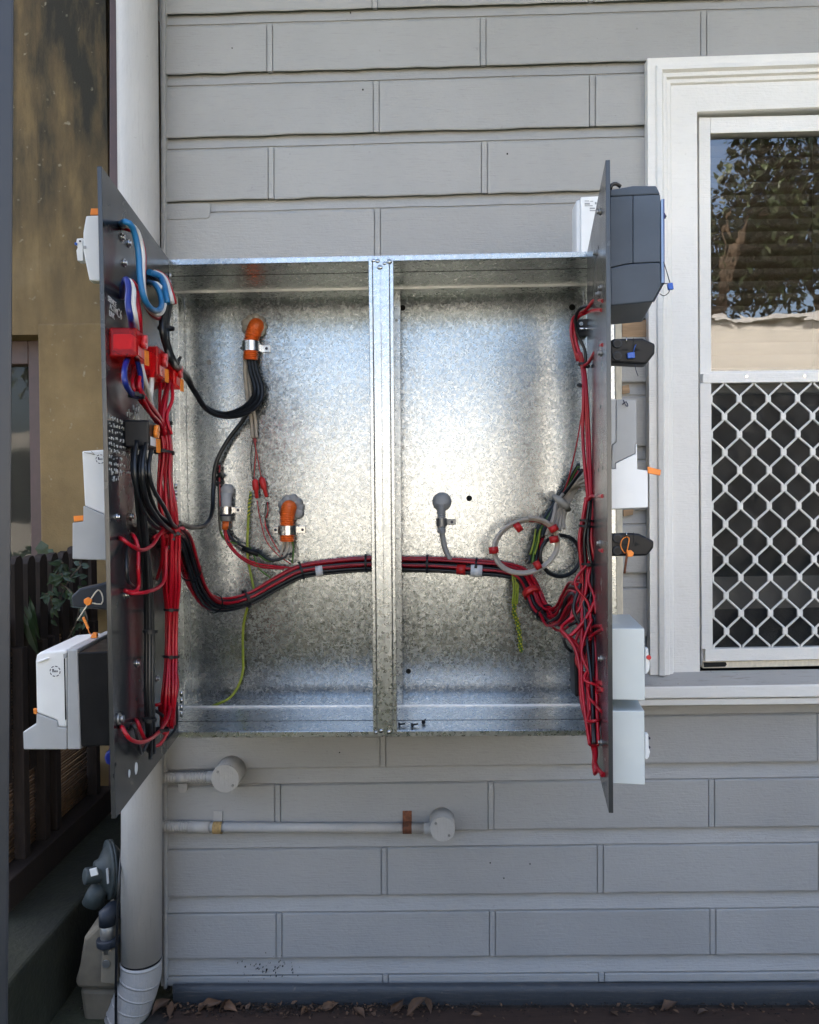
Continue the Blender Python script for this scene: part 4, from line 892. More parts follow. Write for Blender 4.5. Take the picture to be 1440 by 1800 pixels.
for x, y, mt, r, h in ((563, 1000, 'white_plastic', .013, .008), (840, 1003, 'white_plastic', .014, .013), (808, 1005, 'red_tape', .012, .010), (948, 1030, 'red_tape', .02, .007)):
    i = near(pth, x, y); t = fr[i][0]; c = pth[i] + V((0, -.012, -.008)); MB().tube([c - t * h, c + t * h], r, 14).build('wire_label', mt, ml, fix=False)
MB().prism([P(984, 1070, 1.64), P(995, 1070, 1.64), P(994, 1081, 1.64), P(984, 1080, 1.64)], V((0, .012, 0))).build('marker_block', 'white_plastic', ml, .001)
# ---- pilot wires with red crimps
pw = thing('pilot_wires', 'pair of beige cables splitting into thin wires with red crimp connectors', 'cables', P(455, 860, 1.82))
for dx in (-3, 4): wire(pw, [P(434 + dx, 628, YB - .028), P(434 + dx, 660, YB - .022), P(438 + dx, 700, YB - .016), P(445 + dx, 740, YB - .014), P(447 + dx, 770, YB - .014)], .0042, 'beige_cable', 'cable')
for pts, mt in (([(445, 768), (452, 800), (459, 838)], rw), ([(449, 768), (449, 800), (446, 842)], rw), ([(446, 768), (441, 800), (444, 842)], bw), ([(444, 768), (449, 790), (447, 815), (446, 842)], bw),
                ([(452, 880), (457, 910), (468, 950), (488, 975), (512, 992)], rw), ([(469, 882), (466, 905), (474, 940), (492, 970), (516, 990)], bw), ([(470, 882), (471, 900), (466, 920), (480, 952), (500, 984)], rw)):
    wire(pw, [P(x, y, YB - .014 - (.012 if y > 940 else 0)) for x, y in pts], .0014, mt, 'wire', 6)
for x0, y0, x1, y1 in ((448, 842, 452, 876), (459, 838, 469, 874)):
    a, b = P(x0, y0, YB - .016), P(x1, y1, YB - .016)
    MB().tube([a, a.lerp(b, .12), a.lerp(b, .5), a.lerp(b, .62), b.lerp(a, .05), b], .004, 10, radii=[.003, .0075, .0078, .0048, .0046, .003]).build('crimp', 'red_tape', pw, fix=False)
# ---- small control wires from the two lower conduits
cw = thing('control_wires', 'thin red, green and black wires joining the loom from the lower conduits', 'wires', P(460, 975, 1.82))
for pts, mt, r in (([(397, 928), (402, 950), (420, 975), (450, 990), (490, 996), (530, 1000)], rw, .0026), ([(394, 928), (400, 955), (425, 982), (455, 996), (500, 1000)], rw, .0026), ([(399, 928), (406, 945), (430, 962), (455, 972), (475, 985), (495, 982), (512, 972)], bw, .0034),
                   ([(388, 905), (387, 930), (398, 950), (420, 957), (450, 972), (470, 986), (492, 984)], 'green_wire', .0022), ([(385, 850), (385, 890), (386, 920), (390, 940), (404, 955)], bw, .003), ([(386, 818), (386, 850), (387, 900)], rw, .002),
                   ([(500, 950), (496, 965), (492, 978)], 'beige_cable', .003), ([(505, 950), (504, 965), (498, 980)], 'beige_cable', .003), ([(510, 950), (511, 965), (505, 982)], 'beige_cable', .003), ([(514, 950), (516, 968), (514, 990)], 'green_wire', .0024), ([(440, 962), (448, 980), (456, 1000), (476, 1016)], 'green_wire', .0022)):
    wire(cw, [P(x, y, YB - .018 - max(0, (y - 940)) * .0004) for x, y in pts], r, mt, 'wire', 6)
tp_ = MB().tube([P(426, 964, YB - .03), P(455, 975, YB - .032)], .006, 10).build('tape_wrap', 'black_plastic', cw, fix=False)
mb = MB(); pts = [P(384 + random.uniform(-3, 5), 812 + k * 3.2, YB - .012 - random.uniform(0, .01)) for k in range(14)]; mb.tube(spline(pts, .003), .0042, 7).build('taped_end', 'black_plastic', cw, fix=False)
# ---- earth wires
def striped(root, pts, r, pitch, n=6):
    path = spline(pts, .002); fr = frames(path); MB().tube(path, r, 10).build('core', 'green_wire', root, fix=False)
    s_ = 0; hp = []
    for i in range(len(path)):
        if i: s_ += (path[i] - path[i - 1]).length
        t, u, w_ = fr[i]; a = 6.283 * s_ / pitch; hp.append(path[i] + (u * math.cos(a) + w_ * math.sin(a)) * r * .8)
    MB().tube(hp, r * .62, 6).build('stripe', 'yellow_wire', root, fix=False)
ew = thing('earth_wires', 'short green and yellow twisted earth wire hanging below the coil', 'wire', P(910, 1080, 1.8))
striped(ew, [P(908, 1000, 1.80), P(909, 1020, 1.79), P(907, 1045, 1.79), P(904, 1075, 1.795), P(910, 1095, 1.80), P(914, 1120, 1.80), P(916, 1146, 1.80)], .0046, .007)
for dx in (-4, 0, 4): wire(ew, [P(905 + dx, 1010, 1.785), P(907 + dx, 1035, 1.783), P(905 + dx, 1062, 1.785)], .0022, 'olive_wire', 'wire')
for dx in (0, 8): wire(ew, [P(932 + dx, 975, 1.79), P(938 + dx, 955, 1.80), P(942 + dx, 930, 1.81)], .002, 'olive_wire', 'wire')
eb = thing('earth_wire', 'long olive green earth wire trailing down the back of the left bay', 'wire', P(428, 1190, YB))
striped(eb, [P(441, 865, YB - .012), P(438, 890, YB - .012), P(437, 910, YB - .012)], .0030, .009)
wire(eb, [P(437, 905, YB - .012), P(435, 950, YB - .012), P(436, 985, YB - .014), P(446, 1040, YB - .03), P(436, 1065, YB - .02), P(428, 1100, YB - .014), P(427, 1150, YB - .013), P(427, 1180, YB - .014), P(418, 1208, YB - .02), P(402, 1228, YB - .03), P(372, 1242, YB - .06)], .0031, 'olive_wire', 'wire')
# ---- coiled grey cable and black coil
gc = thing('coiled_cable', 'coil of beige cable bound with red tape in the right bay', 'cable', P(925, 960, 1.74))
def coil(cx, cy, rx, ry, tilt, Y, turns, dY, x=0):
    out = []
    for i in range(int(turns * 28) + 1):
        a = 6.283 * i / 28 - 1.2; k = i / 28
        ex, ey = math.cos(a) * (rx + k * x), math.sin(a) * (ry + k * x); ct, st = math.cos(tilt), math.sin(tilt)
        out.append(P(cx + ex * ct - ey * st, cy + ex * st + ey * ct, Y + dY * k + .02 * math.cos(a)))
    return out
wire(gc, coil(924, 960, 60, 49, -.35, 1.745, 2.1, .006, -3), .0040, 'beige_cable', 'cable'); wire(gc, coil(925, 961, 54, 44, -.35, 1.755, 1.0, .004, 0), .0024, rw, 'wire'); wire(gc, coil(927, 958, 57, 45, -.35, 1.762, 1.0, .004, 0), .0024, bw, 'wire')
wire(gc, [P(970, 920, 1.75), P(975, 900, 1.77), P(978, 885, 1.79), P(990, 868, 1.80)], .004, 'beige_cable', 'cable')
for x, y, a, wpx in ((868, 967, 1.5, 10), (911, 927, -.6, 9), (973, 929, 1.1, 12), (974, 948, 1.4, 12), (945, 994, -.5, 13)):
    c = P(x, y, 1.745 + .02 * (x - 924) / 60); d = V((math.cos(a), 0, -math.sin(a))); MB().tube([c - d * .007, c + d * .007], .0105, 12).build('tape', 'red_tape', gc, fix=False)
bc = thing('coiled_cable', 'loop of black cable behind the beige coil', 'cable', P(985, 985, 1.78))
wire(bc, coil(985, 977, 36, 37, 0, 1.79, 1.6, .008, -1), .0042, bw, 'cable')
fc = thing('cable_fan', 'fan of beige and black cables clipped at the upper right of the coil', 'cables', P(985, 880, 1.8))
for k in range(6): wire(fc, [P(952 + k * 8, 945 - k * 3, 1.80), P(966 + k * 5, 912, 1.81), P(980 + k * 4, 884, 1.82), P(1000 + k * 4, 858 - k * 1, 1.80), P(1024 + k * 3, 826 + k * 9, 1.76)], .0042, 'beige_cable' if k else bw, 'cable')
for k in range(4): wire(fc, [P(930 + k * 6, 990, 1.79), P(938 + k * 5, 950, 1.81), P(955 + k * 4, 915, 1.83), P(985 + k * 3, 870, 1.835), P(1018, 815 + k * 4, 1.80)], .0038, [bw, 'green_wire', bw, rw][k], 'cable')
wire(fc, [P(985, 880, 1.82), P(1000, 840, 1.81), P(1014, 780, 1.79), P(1024, 720, 1.77)], .0016, rw, 'wire')
sd2 = MB().tube([P(972, 872, 1.80), P(982, 878, 1.785), P(994, 888, 1.785), P(1000, 896, 1.80)], .0085, 10, radii=[.006, .0085, .0085, .006]).build('clip', 'grey_cable', fc, fix=False); MB().disc(P(970, 868, 1.80), (0, -1, 0), .007, .006, 12).build('clip_ear', 'grey_cable', fc)
# ---- red looms on the right panel
rl = thing('panel_loom', 'red wiring loom hanging down the right panel in a tangle', 'wiring', P(1035, 1000, 1.45))
for pts in ([R(1060, 529, 0), P(1050, 527, 1.38), P(1042, 530, 1.42), P(1030, 545, 1.46), P(1008, 560, 1.5), P(1005, 590, 1.5), P(1016, 635, 1.5)], [R(1058, 545, 0), P(1040, 547, 1.44), P(1018, 556, 1.48), P(1010, 575, 1.5), P(1014, 605, 1.5), P(1024, 635, 1.49)], [R(1060, 606, 0), P(1052, 610, 1.38), P(1044, 622, 1.42), P(1034, 638, 1.46), P(1026, 643, 1.48)]):
    wire(rl, pts, .0031, rw)
wire(rl, [R(1058, 538, 0), P(1045, 537, 1.42), P(1022, 541, 1.46), P(1012, 560, 1.48), P(1016, 588, 1.49), P(1028, 615, 1.49), P(1030, 640, 1.49)], .003, bw)
for k, dx in enumerate((-3, 3, 1)): wire(rl, [P(1018 + dx, 620, 1.49), P(1026 + dx * .6, 650, 1.49), P(1029 + dx, 700, 1.48), P(1030 + dx * 1.8, 760, 1.48), P(1033 + dx * 1.6, 820, 1.47), P(1036 + dx, 870, 1.46), P(1033 + dx, 900, 1.46)], .0032, rw)
tie(rl, P(1027, 642, 1.49), (.3, 0, 1), .010); tie(rl, P(1019, 678, 1.49), (.3, 0, 1), .004)
wire(rl, [R(1060, 872, 0), P(1050, 873, 1.40), P(1040, 873, 1.44), P(1032, 884, 1.46), P(1028, 905, 1.46), P(1032, 930, 1.46)], .0034, rw)
bundle(rl, [P(1036, 875, 1.46), P(1032, 910, 1.46), P(1028, 950, 1.46), P(1034, 1000, 1.46), P(1034, 1050, 1.45), P(1037, 1110, 1.42), P(1040, 1180, 1.38), P(1043, 1250, 1.34), P(1046, 1310, 1.30)], .013, .0031, [rw, rw, bw, rw, rw, bw, rw, rw, rw], widths=[.5, .9, 1.1, .9, 1.1, 1.3, 1.2, .9, .6], loose=.6)
for x, y, r in ((1030, 915, .011), (1030, 925, .012), (1034, 992, .014), (1040, 1068, .014)): tie(rl, P(x, y, 1.455), (.1, 0, 1), r)
fb = [([R(1060, 968, 0), P(1052, 970, 1.40), P(1050, 1000, 1.42), P(1050, 1040, 1.42), P(1040, 1070, 1.42), P(1022, 1098, 1.42), P(1002, 1118, 1.42), P(992, 1117, 1.42)], rw, .0035), ([P(1034, 990, 1.45), P(1030, 1040, 1.44), P(1018, 1072, 1.44), P(1000, 1090, 1.44), P(988, 1102, 1.43), P(990, 1114, 1.42), P(1010, 1128, 1.42), P(1030, 1160, 1.41), P(1036, 1200, 1.40)], rw, .0032),
      ([P(1024, 960, 1.46), P(1022, 1020, 1.46), P(1018, 1050, 1.46), P(1006, 1075, 1.45), P(1004, 1090, 1.44)], rw, .003), ([P(986, 1108, 1.42), P(1000, 1122, 1.41), P(1013, 1145, 1.40), P(1020, 1180, 1.39), P(1022, 1230, 1.38), P(1032, 1272, 1.36), P(1042, 1310, 1.33), P(1048, 1345, 1.28), R(1061, 1362, .002)], rw, .0034),
      ([P(1040, 1120, 1.40), P(1030, 1130, 1.40), P(1018, 1140, 1.42), P(1030, 1160, 1.42), P(1042, 1220, 1.38)], rw, .003), ([R(1058, 1101, 0), P(1046, 1101, 1.40), P(1030, 1110, 1.42), P(1020, 1122, 1.43)], rw, .0028), ([R(1060, 1106, 0), P(1048, 1112, 1.38), P(1034, 1122, 1.40), P(1020, 1130, 1.42)], rw, .0028),
      ([P(1000, 1092, 1.46), P(1012, 1094, 1.45), P(1022, 1100, 1.44), P(1030, 1090, 1.44)], rw, .003), ([R(1058, 1201, 0), P(1050, 1200, 1.36), P(1042, 1206, 1.38), P(1038, 1230, 1.38), P(1048, 1255, 1.34), P(1050, 1262, 1.33)], rw, .0036), ([R(1060, 1214, 0), P(1050, 1216, 1.35), P(1040, 1228, 1.37), P(1036, 1236, 1.38)], rw, .003),
      ([P(1050, 1262, 1.33), P(1046, 1275, 1.33), P(1046, 1300, 1.32), P(1048, 1325, 1.30), P(1046, 1345, 1.28), P(1046, 1360, 1.27), P(1052, 1352, 1.26), R(1060, 1364, .002)], rw, .0034), ([P(1034, 1268, 1.36), P(1036, 1295, 1.34), P(1044, 1322, 1.31), P(1044, 1350, 1.28), P(1049, 1358, 1.27)], rw, .003), ([P(1040, 1100, 1.42), P(1047, 1140, 1.40), P(1045, 1190, 1.38), P(1042, 1240, 1.36)], rw, .0026)]
for pts, mt, r in fb: wire(rl, pts, r, mt)
rq = random.Random(44)
for k in range(10):
    y0 = rq.uniform(985, 1150); x0 = rq.uniform(1020, 1042); Y0 = rq.uniform(1.40, 1.47); y1 = y0 + rq.uniform(70, 170)
    wire(rl, [P(x0, y0, Y0), P(x0 - rq.uniform(2, 26), y0 + (y1 - y0) * .3, Y0 - .01), P(x0 - rq.uniform(-8, 20), y0 + (y1 - y0) * .6, Y0 - .02), P(min(1048, x0 + rq.uniform(0, 14)), y1, Y0 - .04)], rq.uniform(.0024, .0033), rw if k % 4 else bw)
for k in range(3):
    y0 = rq.uniform(1160, 1290); Ya = 1.40 - (y0 - 1160) * .0007; yb = y0 + rq.uniform(-14, 30)
    wire(rl, [P(rq.uniform(1026, 1038), y0 - 18, Ya), P(rq.uniform(1022, 1040) + (y0 - 1160) * .06, y0, Ya - .015), P(1047, (y0 + yb) / 2, Ya - .03), R(rq.uniform(1055, 1060), yb, .001)], .0028, rw)
for pts in ([P(1040, 985, 1.45), P(1040, 1040, 1.44), P(1030, 1070, 1.44), P(1016, 1090, 1.44), P(1000, 1100, 1.45)], [P(1050, 1216, 1.36), P(1054, 1240, 1.34), P(1052, 1270, 1.32), P(1050, 1290, 1.31)], [P(990, 1120, 1.48), P(996, 1138, 1.48), P(1006, 1146, 1.48)], [P(990, 1075, 1.60), P(1000, 1048, 1.58), P(1016, 1040, 1.54), P(1030, 1042, 1.5)], [P(1024, 1180, 1.42), P(1030, 1220, 1.4), P(1040, 1262, 1.38)]): wire(rl, pts, .003, bw)
bundle(rl, [P(960, 1075, 1.70), P(975, 1095, 1.66), P(995, 1085, 1.60), P(1005, 1058, 1.56), P(1016, 1050, 1.52), P(1026, 1075, 1.48), P(1030, 1110, 1.46), P(1032, 1150, 1.44)], .015, .003, [rw, rw, bw, rw, rw, rw, rw], loose=.8)
bb = bar('relay_base', [(1009, 1150), (1020, 1148), (1021, 1224), (1012, 1226)], 1.50, .05, 'black_plastic', None, .003); tag(bb, 'narrow black relay base behind the red tangle in the right bay', 'relay')
jb_ = bar('junction_block', [(1006, 1042), (1030, 1040), (1030, 1075), (1006, 1074)], 1.60, .05, 'charcoal_plastic', None, .003); tag(jb_, 'small black junction block where the main loom turns up', 'block')
ck = thing('steel_bracket', 'small dark bracket with a screw behind the top wires of the right bay', 'bracket', P(1022, 575, 1.60))
MB().prism([P(1012, 562, 1.60), P(1034, 560, 1.60), P(1034, 590, 1.60), P(1012, 592, 1.60)], V((0, .04, 0))).build('plate', 'black_plastic', ck, .001); MB().tube([P(1019, 578, 1.59), P(1034, 578, 1.59)], .003, 8).build('rod', 'steel', ck, fix=False); MB().disc(P(1021, 570, 1.6), (0, -1, 0), .004, .006, 10).build('nut', 'steel', ck)

# ================================================================== LEFT SIDE: NEIGHBOUR, FENCE, GAS
YO = 2.55
nb = thing('rendered_house', 'ochre rendered neighbouring house with black mould stains high up', 'house', P(120, 1500, YO))
xl, xw_, xe = P(-700, 900, YO).x, P(76, 900, YO).x, P(198, 900, YO).x
zh = P(60, 588, YO).z; zs = P(60, 1200, YO).z
o = MB(); o.box((xw_, YO, -.1), (xe, YO + .3, 5.2)); o.box((xl, YO, zh), (xw_ - .0005, YO + .3, 5.2)); o.box((xl, YO, -.1), (xw_ - .0005, YO + .3, zs)); o.build('wall', 'ochre_render', nb)
MB().box((xw_ - .004, YO - .012, -.1), (xe - .002, YO - .0005, P(100, 570, YO).z)).build('lower_render', 'ochre_render', nb, .006)
MB().box((xl, YO + .3, -.1), (xe, 7, 5.2)).build('body', 'ochre_render', nb)
wf = MB(); zf = P(60, 620, YO).z
wf.box((P(56, 900, YO + .1).x, YO + .09, zs), (xw_, YO + .14, zh)); wf.box((xl, YO + .09, zf - .02), (P(56, 900, YO + .1).x - .0005, YO + .14, zh)); wfo = wf.build('window_frame', 'brown_frame', nb, .003)
MB().add([V((xl, YO + .12, zs)), V((P(56, 900, YO).x, YO + .12, zs)), V((P(56, 900, YO).x, YO + .12, zf)), V((xl, YO + .12, zf))], [(0, 1, 2, 3)]).build('pane', 'dark_glass', wfo, fix=False)
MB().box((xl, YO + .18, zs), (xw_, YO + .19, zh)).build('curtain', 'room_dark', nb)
cp = MB().prism([P(194, -900, YO - .05), P(220, -900, YO - .05), P(232, 1700, YO - .05), P(190, 1700, YO - .05)], V((0, .06, 0))).build('corner_post', 'brown_frame', nb, .003)
MB().box((xl, YO - .3, 5.2), (xe + .35, 7, 5.3)).build('eave', 'eave_lining', nb)
# charcoal gate post beside the camera
gp = MB().prism([P(-60, -900, 1.0), P(30, -900, 1.0), P(14, 1860, 1.0), P(-60, 1860, 1.0)], V((-.032, .05, 0))).build('gate_post', 'charcoal_post', None, .004)
tag(gp, 'plain charcoal post cut off by the left edge of the picture', 'post')
# low mossy retaining wall
XK = -.86
kw = MB().hexa([V((XK, 1.2, 0)), V((XK, YO - .02, 0)), V((XK, YO - .02, .20)), V((XK, 1.2, .20)), V((XK - .5, 1.2, 0)), V((XK - .5, YO - .02, 0)), V((XK - .5, YO - .02, .22)), V((XK - .5, 1.2, .22))]).build('retaining_wall', 'mossy_concrete', None, .008)
tag(kw, 'low mossy concrete retaining wall receding under the fence', 'wall')
# fence: palings over reed screens on the retaining wall
XFn = -1.03
fn = thing('paling_fence', 'dark brown paling fence with reed screens at the far left', 'fence', V((XFn, 2.2, .22)))
ztop = P(60, 972, 2.1).z
for k in range(9):
    y = 1.93 + k * .066; z1 = ztop + random.uniform(-.01, .015); h = .021
    mb = MB(); vs = []
    for x in (XFn - .009, XFn + .009):
        vs += [V((x, y - h, .5)), V((x, y + h, .5)), V((x, y + h, z1 - .012)), V((x, y + h * .5, z1)), V((x, y - h * .5, z1 - .004)), V((x, y - h, z1 - .02))]
    mb.add(vs, [(0, 1, 2, 3, 4, 5), (11, 10, 9, 8, 7, 6)] + [(i, (i + 1) % 6, 6 + (i + 1) % 6, 6 + i) for i in range(6)]).build('paling', 'dark_timber', fn)
for z in (.30, .83): MB().box((XFn - .05, 1.85, z), (XFn - .012, YO - .03, z + .07)).build('rail', 'dark_timber', fn, .003)
MB().box((XFn - .012, 1.85, .225), (XFn + .05, YO - .06, .30)).build('bottom_rail', 'dark_timber', fn, .004)
for y in (2.09, 2.155, 2.42, 1.98): MB().box((XFn - .02, y - .014, .3), (XFn + .03, y + .014, .83)).build('batten', 'dark_timber', fn, .002)
rg = random.Random(5)
for y0, y1 in ((1.9, 1.965), (1.995, 2.075), (2.105, 2.14), (2.17, 2.40)):
    mb = MB()
    for i in range(62):
        z = .305 + i * .0084; j = rg.uniform(-.0015, .0015); mb.tube([V((XFn + j, y0, z)), V((XFn + rg.uniform(-.0015, .0015), y1, z + rg.uniform(-.001, .001)))], .0037, 5)
    s_ = mb.build('reed_screen', 'reed', fn, fix=False); s_['kind'] = 'stuff'
# climbing plant
cpn = thing('climbing_plant', 'straggly green creeper growing over the palings', 'plant', V((XFn + .04, 2.25, .3)))
mb = MB(); lf = MB(); rg = random.Random(9)
def leaf(mb, p, d, up, ln, wd):
    d = d.normalized(); s_ = d.cross(up).normalized(); n = s_.cross(d)
    mb.add([p, p + d * ln * .35 + s_ * wd + n * ln * .06, p + d * ln * .75 + s_ * wd * .6, p + d * ln - n * ln * .1, p + d * ln * .75 - s_ * wd * .6, p + d * ln * .35 - s_ * wd + n * ln * .06, p + d * ln * .5 + n * ln * .02], [(0, 1, 6), (1, 2, 6), (2, 3, 6), (3, 4, 6), (4, 5, 6), (5, 0, 6)])
for k in range(9):
    st_ = P(rg.uniform(60, 150), rg.uniform(985, 1090), 2.2 + rg.uniform(-.08, .1)); pts = [st_]
    d = V((rg.uniform(-.4, .5), rg.uniform(-.3, .1), rg.uniform(-.7, .5)))
    for i in range(5): pts.append(pts[-1] + d * .035); d += V((rg.uniform(-.4, .4), rg.uniform(-.2, .2), rg.uniform(-.5, .1)))
    mb.tube(spline(pts, .01), .0022, 5)
    for q in pts[1:]:
        for j in range(3): leaf(lf, q, V((rg.uniform(-1, 1), rg.uniform(-.6, .2), rg.uniform(-1, .4))), V((0, -1, .3)), rg.uniform(.018, .04), rg.uniform(.004, .009))
for k in range(46):
    q = P(rg.gauss(95, 32), rg.gauss(1040, 40), 2.22 + rg.uniform(-.05, .12)); leaf(lf, q, V((rg.uniform(-1, 1), rg.uniform(-.6, .2), rg.uniform(-1, .5))), V((0, -1, .3)), rg.uniform(.016, .032), rg.uniform(.005, .010))
for x, y, ln in ((40, 1045, .17), (48, 1040, .13), (72, 950, .06), (76, 960, .05), (80, 968, .05)): leaf(lf, P(x, y, 2.05 if ln > .1 else 2.45), V((.25, -.1, -1)), V((0, -1, 0)), ln, ln * .11 if ln > .1 else .022)
mb.build('stem', 'twig', cpn, fix=False); lv = lf.build('foliage', 'leaf_green', cpn, fix=False)
# gas regulator
YG_ = 1.885
gr = thing('gas_regulator', 'dark green disc shaped gas regulator behind the downpipe', 'regulator', P(180, 1590, YG_))
c = P(189, 1530, YG_); ax = V((.45, -.80, .12)).normalized()
def lathe(prof, c, ax, n=28):
    u = ax.orthogonal().normalized(); w_ = ax.cross(u); vs = []; fs = []
    for h, r in prof:
        for k in range(n):
            a = 6.283 * k / n; vs.append(c + ax * h + (u * math.cos(a) + w_ * math.sin(a)) * r)
    for i in range(len(prof) - 1):
        for k in range(n): fs.append((i * n + k, i * n + (k + 1) % n, (i + 1) * n + (k + 1) % n, (i + 1) * n + k))
    return vs, fs
vs, fs = lathe([(-.030, .0), (-.030, .03), (-.014, .052), (-.006, .056), (-.006, .066), (-.0005, .066), (0, .063), (.0005, .066), (.006, .066), (.006, .056), (.014, .045), (.024, .028), (.034, .024), (.034, 0)], P(193, 1528, YG_ - .03), V((-.84, -.54, .05)).normalized()); MB().add(vs, fs, True).build('diaphragm_case', 'gas_green', gr)
MB().tube([P(180, 1536, YG_ - .05), P(148, 1541, YG_ - .075)], .019, 18).build('spring_tower', 'gas_green', gr, .004)
MB().tube([P(182, 1552, YG_ - .04), P(170, 1570, YG_ - .05), P(164, 1588, YG_ - .05)], .024, 18, radii=[.020, .023, .026]).build('outlet', 'gas_green', gr, fix=False)
MB().prism([P(157, 1529, YG_ - .085), P(169, 1526, YG_ - .085), P(172, 1538, YG_ - .085), P(160, 1541, YG_ - .085)], V((0, .004, 0))).build('sticker', 'chalk', gr); MB().prism([P(186, 1528, YG_ - .08), P(190, 1527, YG_ - .08), P(192, 1553, YG_ - .08), P(188, 1554, YG_ - .08)], V((0, .004, 0))).build('name_plate', 'grey_plastic', gr)
MB().tube([P(200, 1516, YG_ - .02), P(226, 1506, YG_ + .01)], .008, 10).build('bracket_arm', 'dull_steel', gr, fix=False); MB().tube([P(207, 1530, YG_ - .04), P(209, 1600, YG_ - .04)], .010, 10).build('vent_pipe', 'dull_steel', gr, fix=False)
gm = thing('gas_meter', 'weathered beige gas meter standing behind the downpipe elbow', 'meter', P(175, 1790, YG_))
MB().prism([P(x, y, YG_ - .08) for x, y in ((139, 1700), (147, 1650), (173, 1626), (200, 1622), (209, 1640), (211, 1700), (211, 1740), (136, 1738), (131, 1727))], V((-.01, .16, 0))).build('upper_case', 'gas_beige', gm, .012)
MB().prism([P(x, y, YG_ - .075) for x, y in ((139, 1739), (211, 1741), (209, 1812), (158, 1812), (146, 1790))], V((-.01, .15, 0))).build('lower_case', 'gas_beige', gm, .010)
MB().prism([P(x, y, YG_ - .10) for x, y in ((178, 1672), (203, 1668), (205, 1732), (176, 1730))], V((0, .03, 0))).build('pipe_boss', 'gas_beige', gm, .004)
MB().tube([P(191, 1672, YG_ - .085), P(189, 1640, YG_ - .085), P(189, 1618, YG_ - .085)], .016, 16).build('inlet_pipe', 'dull_steel', gm, fix=False); MB().tube([P(191, 1660, YG_ - .085), P(190, 1648, YG_ - .085)], .026, 16).build('union_nut', 'charcoal_plastic', gm, .002)
MB().tube([P(189, 1625, YG_ - .085), P(188, 1606, YG_ - .085), P(198, 1599, YG_ - .075), P(214, 1601, YG_ + .01)], .019, 14).build('elbow', 'charcoal_plastic', gm, fix=False); MB().disc(P(187, 1694, YG_ - .1005), (0, -1, 0), .009, .003, 14).build('emblem', 'dull_steel', gm)
bpipe = MB().tube(spline([P(218, 1452, 1.90), P(211, 1530, 1.79), P(206, 1620, 1.77), P(204, 1740, 1.77), P(204, 1815, 1.77)], .03), .0032, 7).build('drain_hose', 'black_wire', None, fix=False); tag(bpipe, 'thin black hose running down beside the downpipe', 'hose')

# ================================================================== GROUND LITTER
rg = random.Random(21)
def dead_leaf(x, y, Y, s, rot, label):
    mb = MB(); n = 9; vs = []; fs = []; cu = rg.uniform(.5, 1.6); tw = rg.uniform(-1.4, 1.4); bend = rg.uniform(-.6, .9)
    for i in range(n + 1):
        u = i / n; wd = max(.004, math.sin(math.pi * u) ** 1.25 * .24 * (1 - .3 * u)) * rg.uniform(.85, 1.12)
        for j in (-1, -.5, 0, .5, 1):
            y_, z_ = j * wd, cu * abs(j) ** 1.5 * wd; a_ = tw * (u - .4)
            vs.append(V((u - .5, y_ * math.cos(a_) - z_ * math.sin(a_), y_ * math.sin(a_) + z_ * math.cos(a_) + bend * (u - .5) ** 2)) * s)
    for i in range(n):
        for j in range(4): fs.append((i * 5 + j, i * 5 + j + 1, (i + 1) * 5 + j + 1, (i + 1) * 5 + j))
    e = Euler((rg.uniform(-.9, .9), rg.uniform(-.5, .3), rot + rg.uniform(-.6, .6))).to_matrix(); p = P(x, y, Y)
    vs = [e @ v for v in vs]; mz = min(v.z for v in vs); p.z = .0125
    vs = [v + p - V((0, 0, mz)) for v in vs]
    o = mb.add(vs, fs, True).build('dead_leaf', 'leaf_dry', None, fix=False)
    return tag(o, label, 'leaf', 'dead leaves along the wall')
for x, y, s, rot, lb in ((372, 1776, .055, .3, 'largest dead leaf in the heap under the left end of the plinth'), (392, 1778, .05, 1.2, 'upright dead leaf in the heap under the left end of the plinth'), (404, 1781, .045, 2.2, 'dead leaf at the right side of the heap under the plinth'), (358, 1786, .04, .9, 'dead leaf at the left side of the heap under the plinth'),
                         (578, 1765, .05, .2, 'pale brown dead leaf leaning on the plinth left of the mullion'), (534, 1772, .035, 1.4, 'small dead leaf between the heap and the leaf leaning on the plinth'), (632, 1775, .045, -.3, 'long thin dead leaf below the left bay near the mullion'), (697, 1780, .045, .5, 'round dead leaf straight below the mullion'), (733, 1786, .06, .6, 'big brown dead leaf below the right junction box'), (754, 1786, .04, 1.5, 'small dead leaf touching the big one below the junction box'),
                         (1176, 1780, .055, .2, 'single tan dead leaf below the window sill'), (838, 1780, .03, .4, 'tiny pale dead leaf right of the big one below the junction box'), (300, 1772, .045, 1.9, 'dead leaf in the corner between downpipe elbow and plinth'), (283, 1786, .05, .4, 'dead leaf lying against the downpipe elbow'), (470, 1792, .03, .2, 'tiny dead leaf in front of the left bay plinth'), (1236, 1788, .03, .1, 'tiny dead leaf farthest right under the window')):
    dead_leaf(x, y, 1.835 - rg.uniform(0, .03), s, rot, lb)
mb = MB()
for k in range(1500):
    x = rg.uniform(250, 1440) if rg.random() < .35 else rg.gauss(480, 170)
    p = P(x, 1780, 1.845 - abs(rg.gauss(0, .02))); p.z = .0125 + rg.uniform(0, .004); s = rg.uniform(.001, .005)
    a = rg.uniform(0, 6.28); d = V((math.cos(a), math.sin(a), rg.uniform(-.2, .5))) * s; e = V((-math.sin(a), math.cos(a), rg.uniform(-.3, .3))) * s * rg.uniform(.2, .7); h = V((0, 0, s * .4))
    mb.add([p + d, p + e, p - d, p - e, p + h], [(0, 1, 4), (1, 2, 4), (2, 3, 4), (3, 0, 4)])
mc_ = MB()
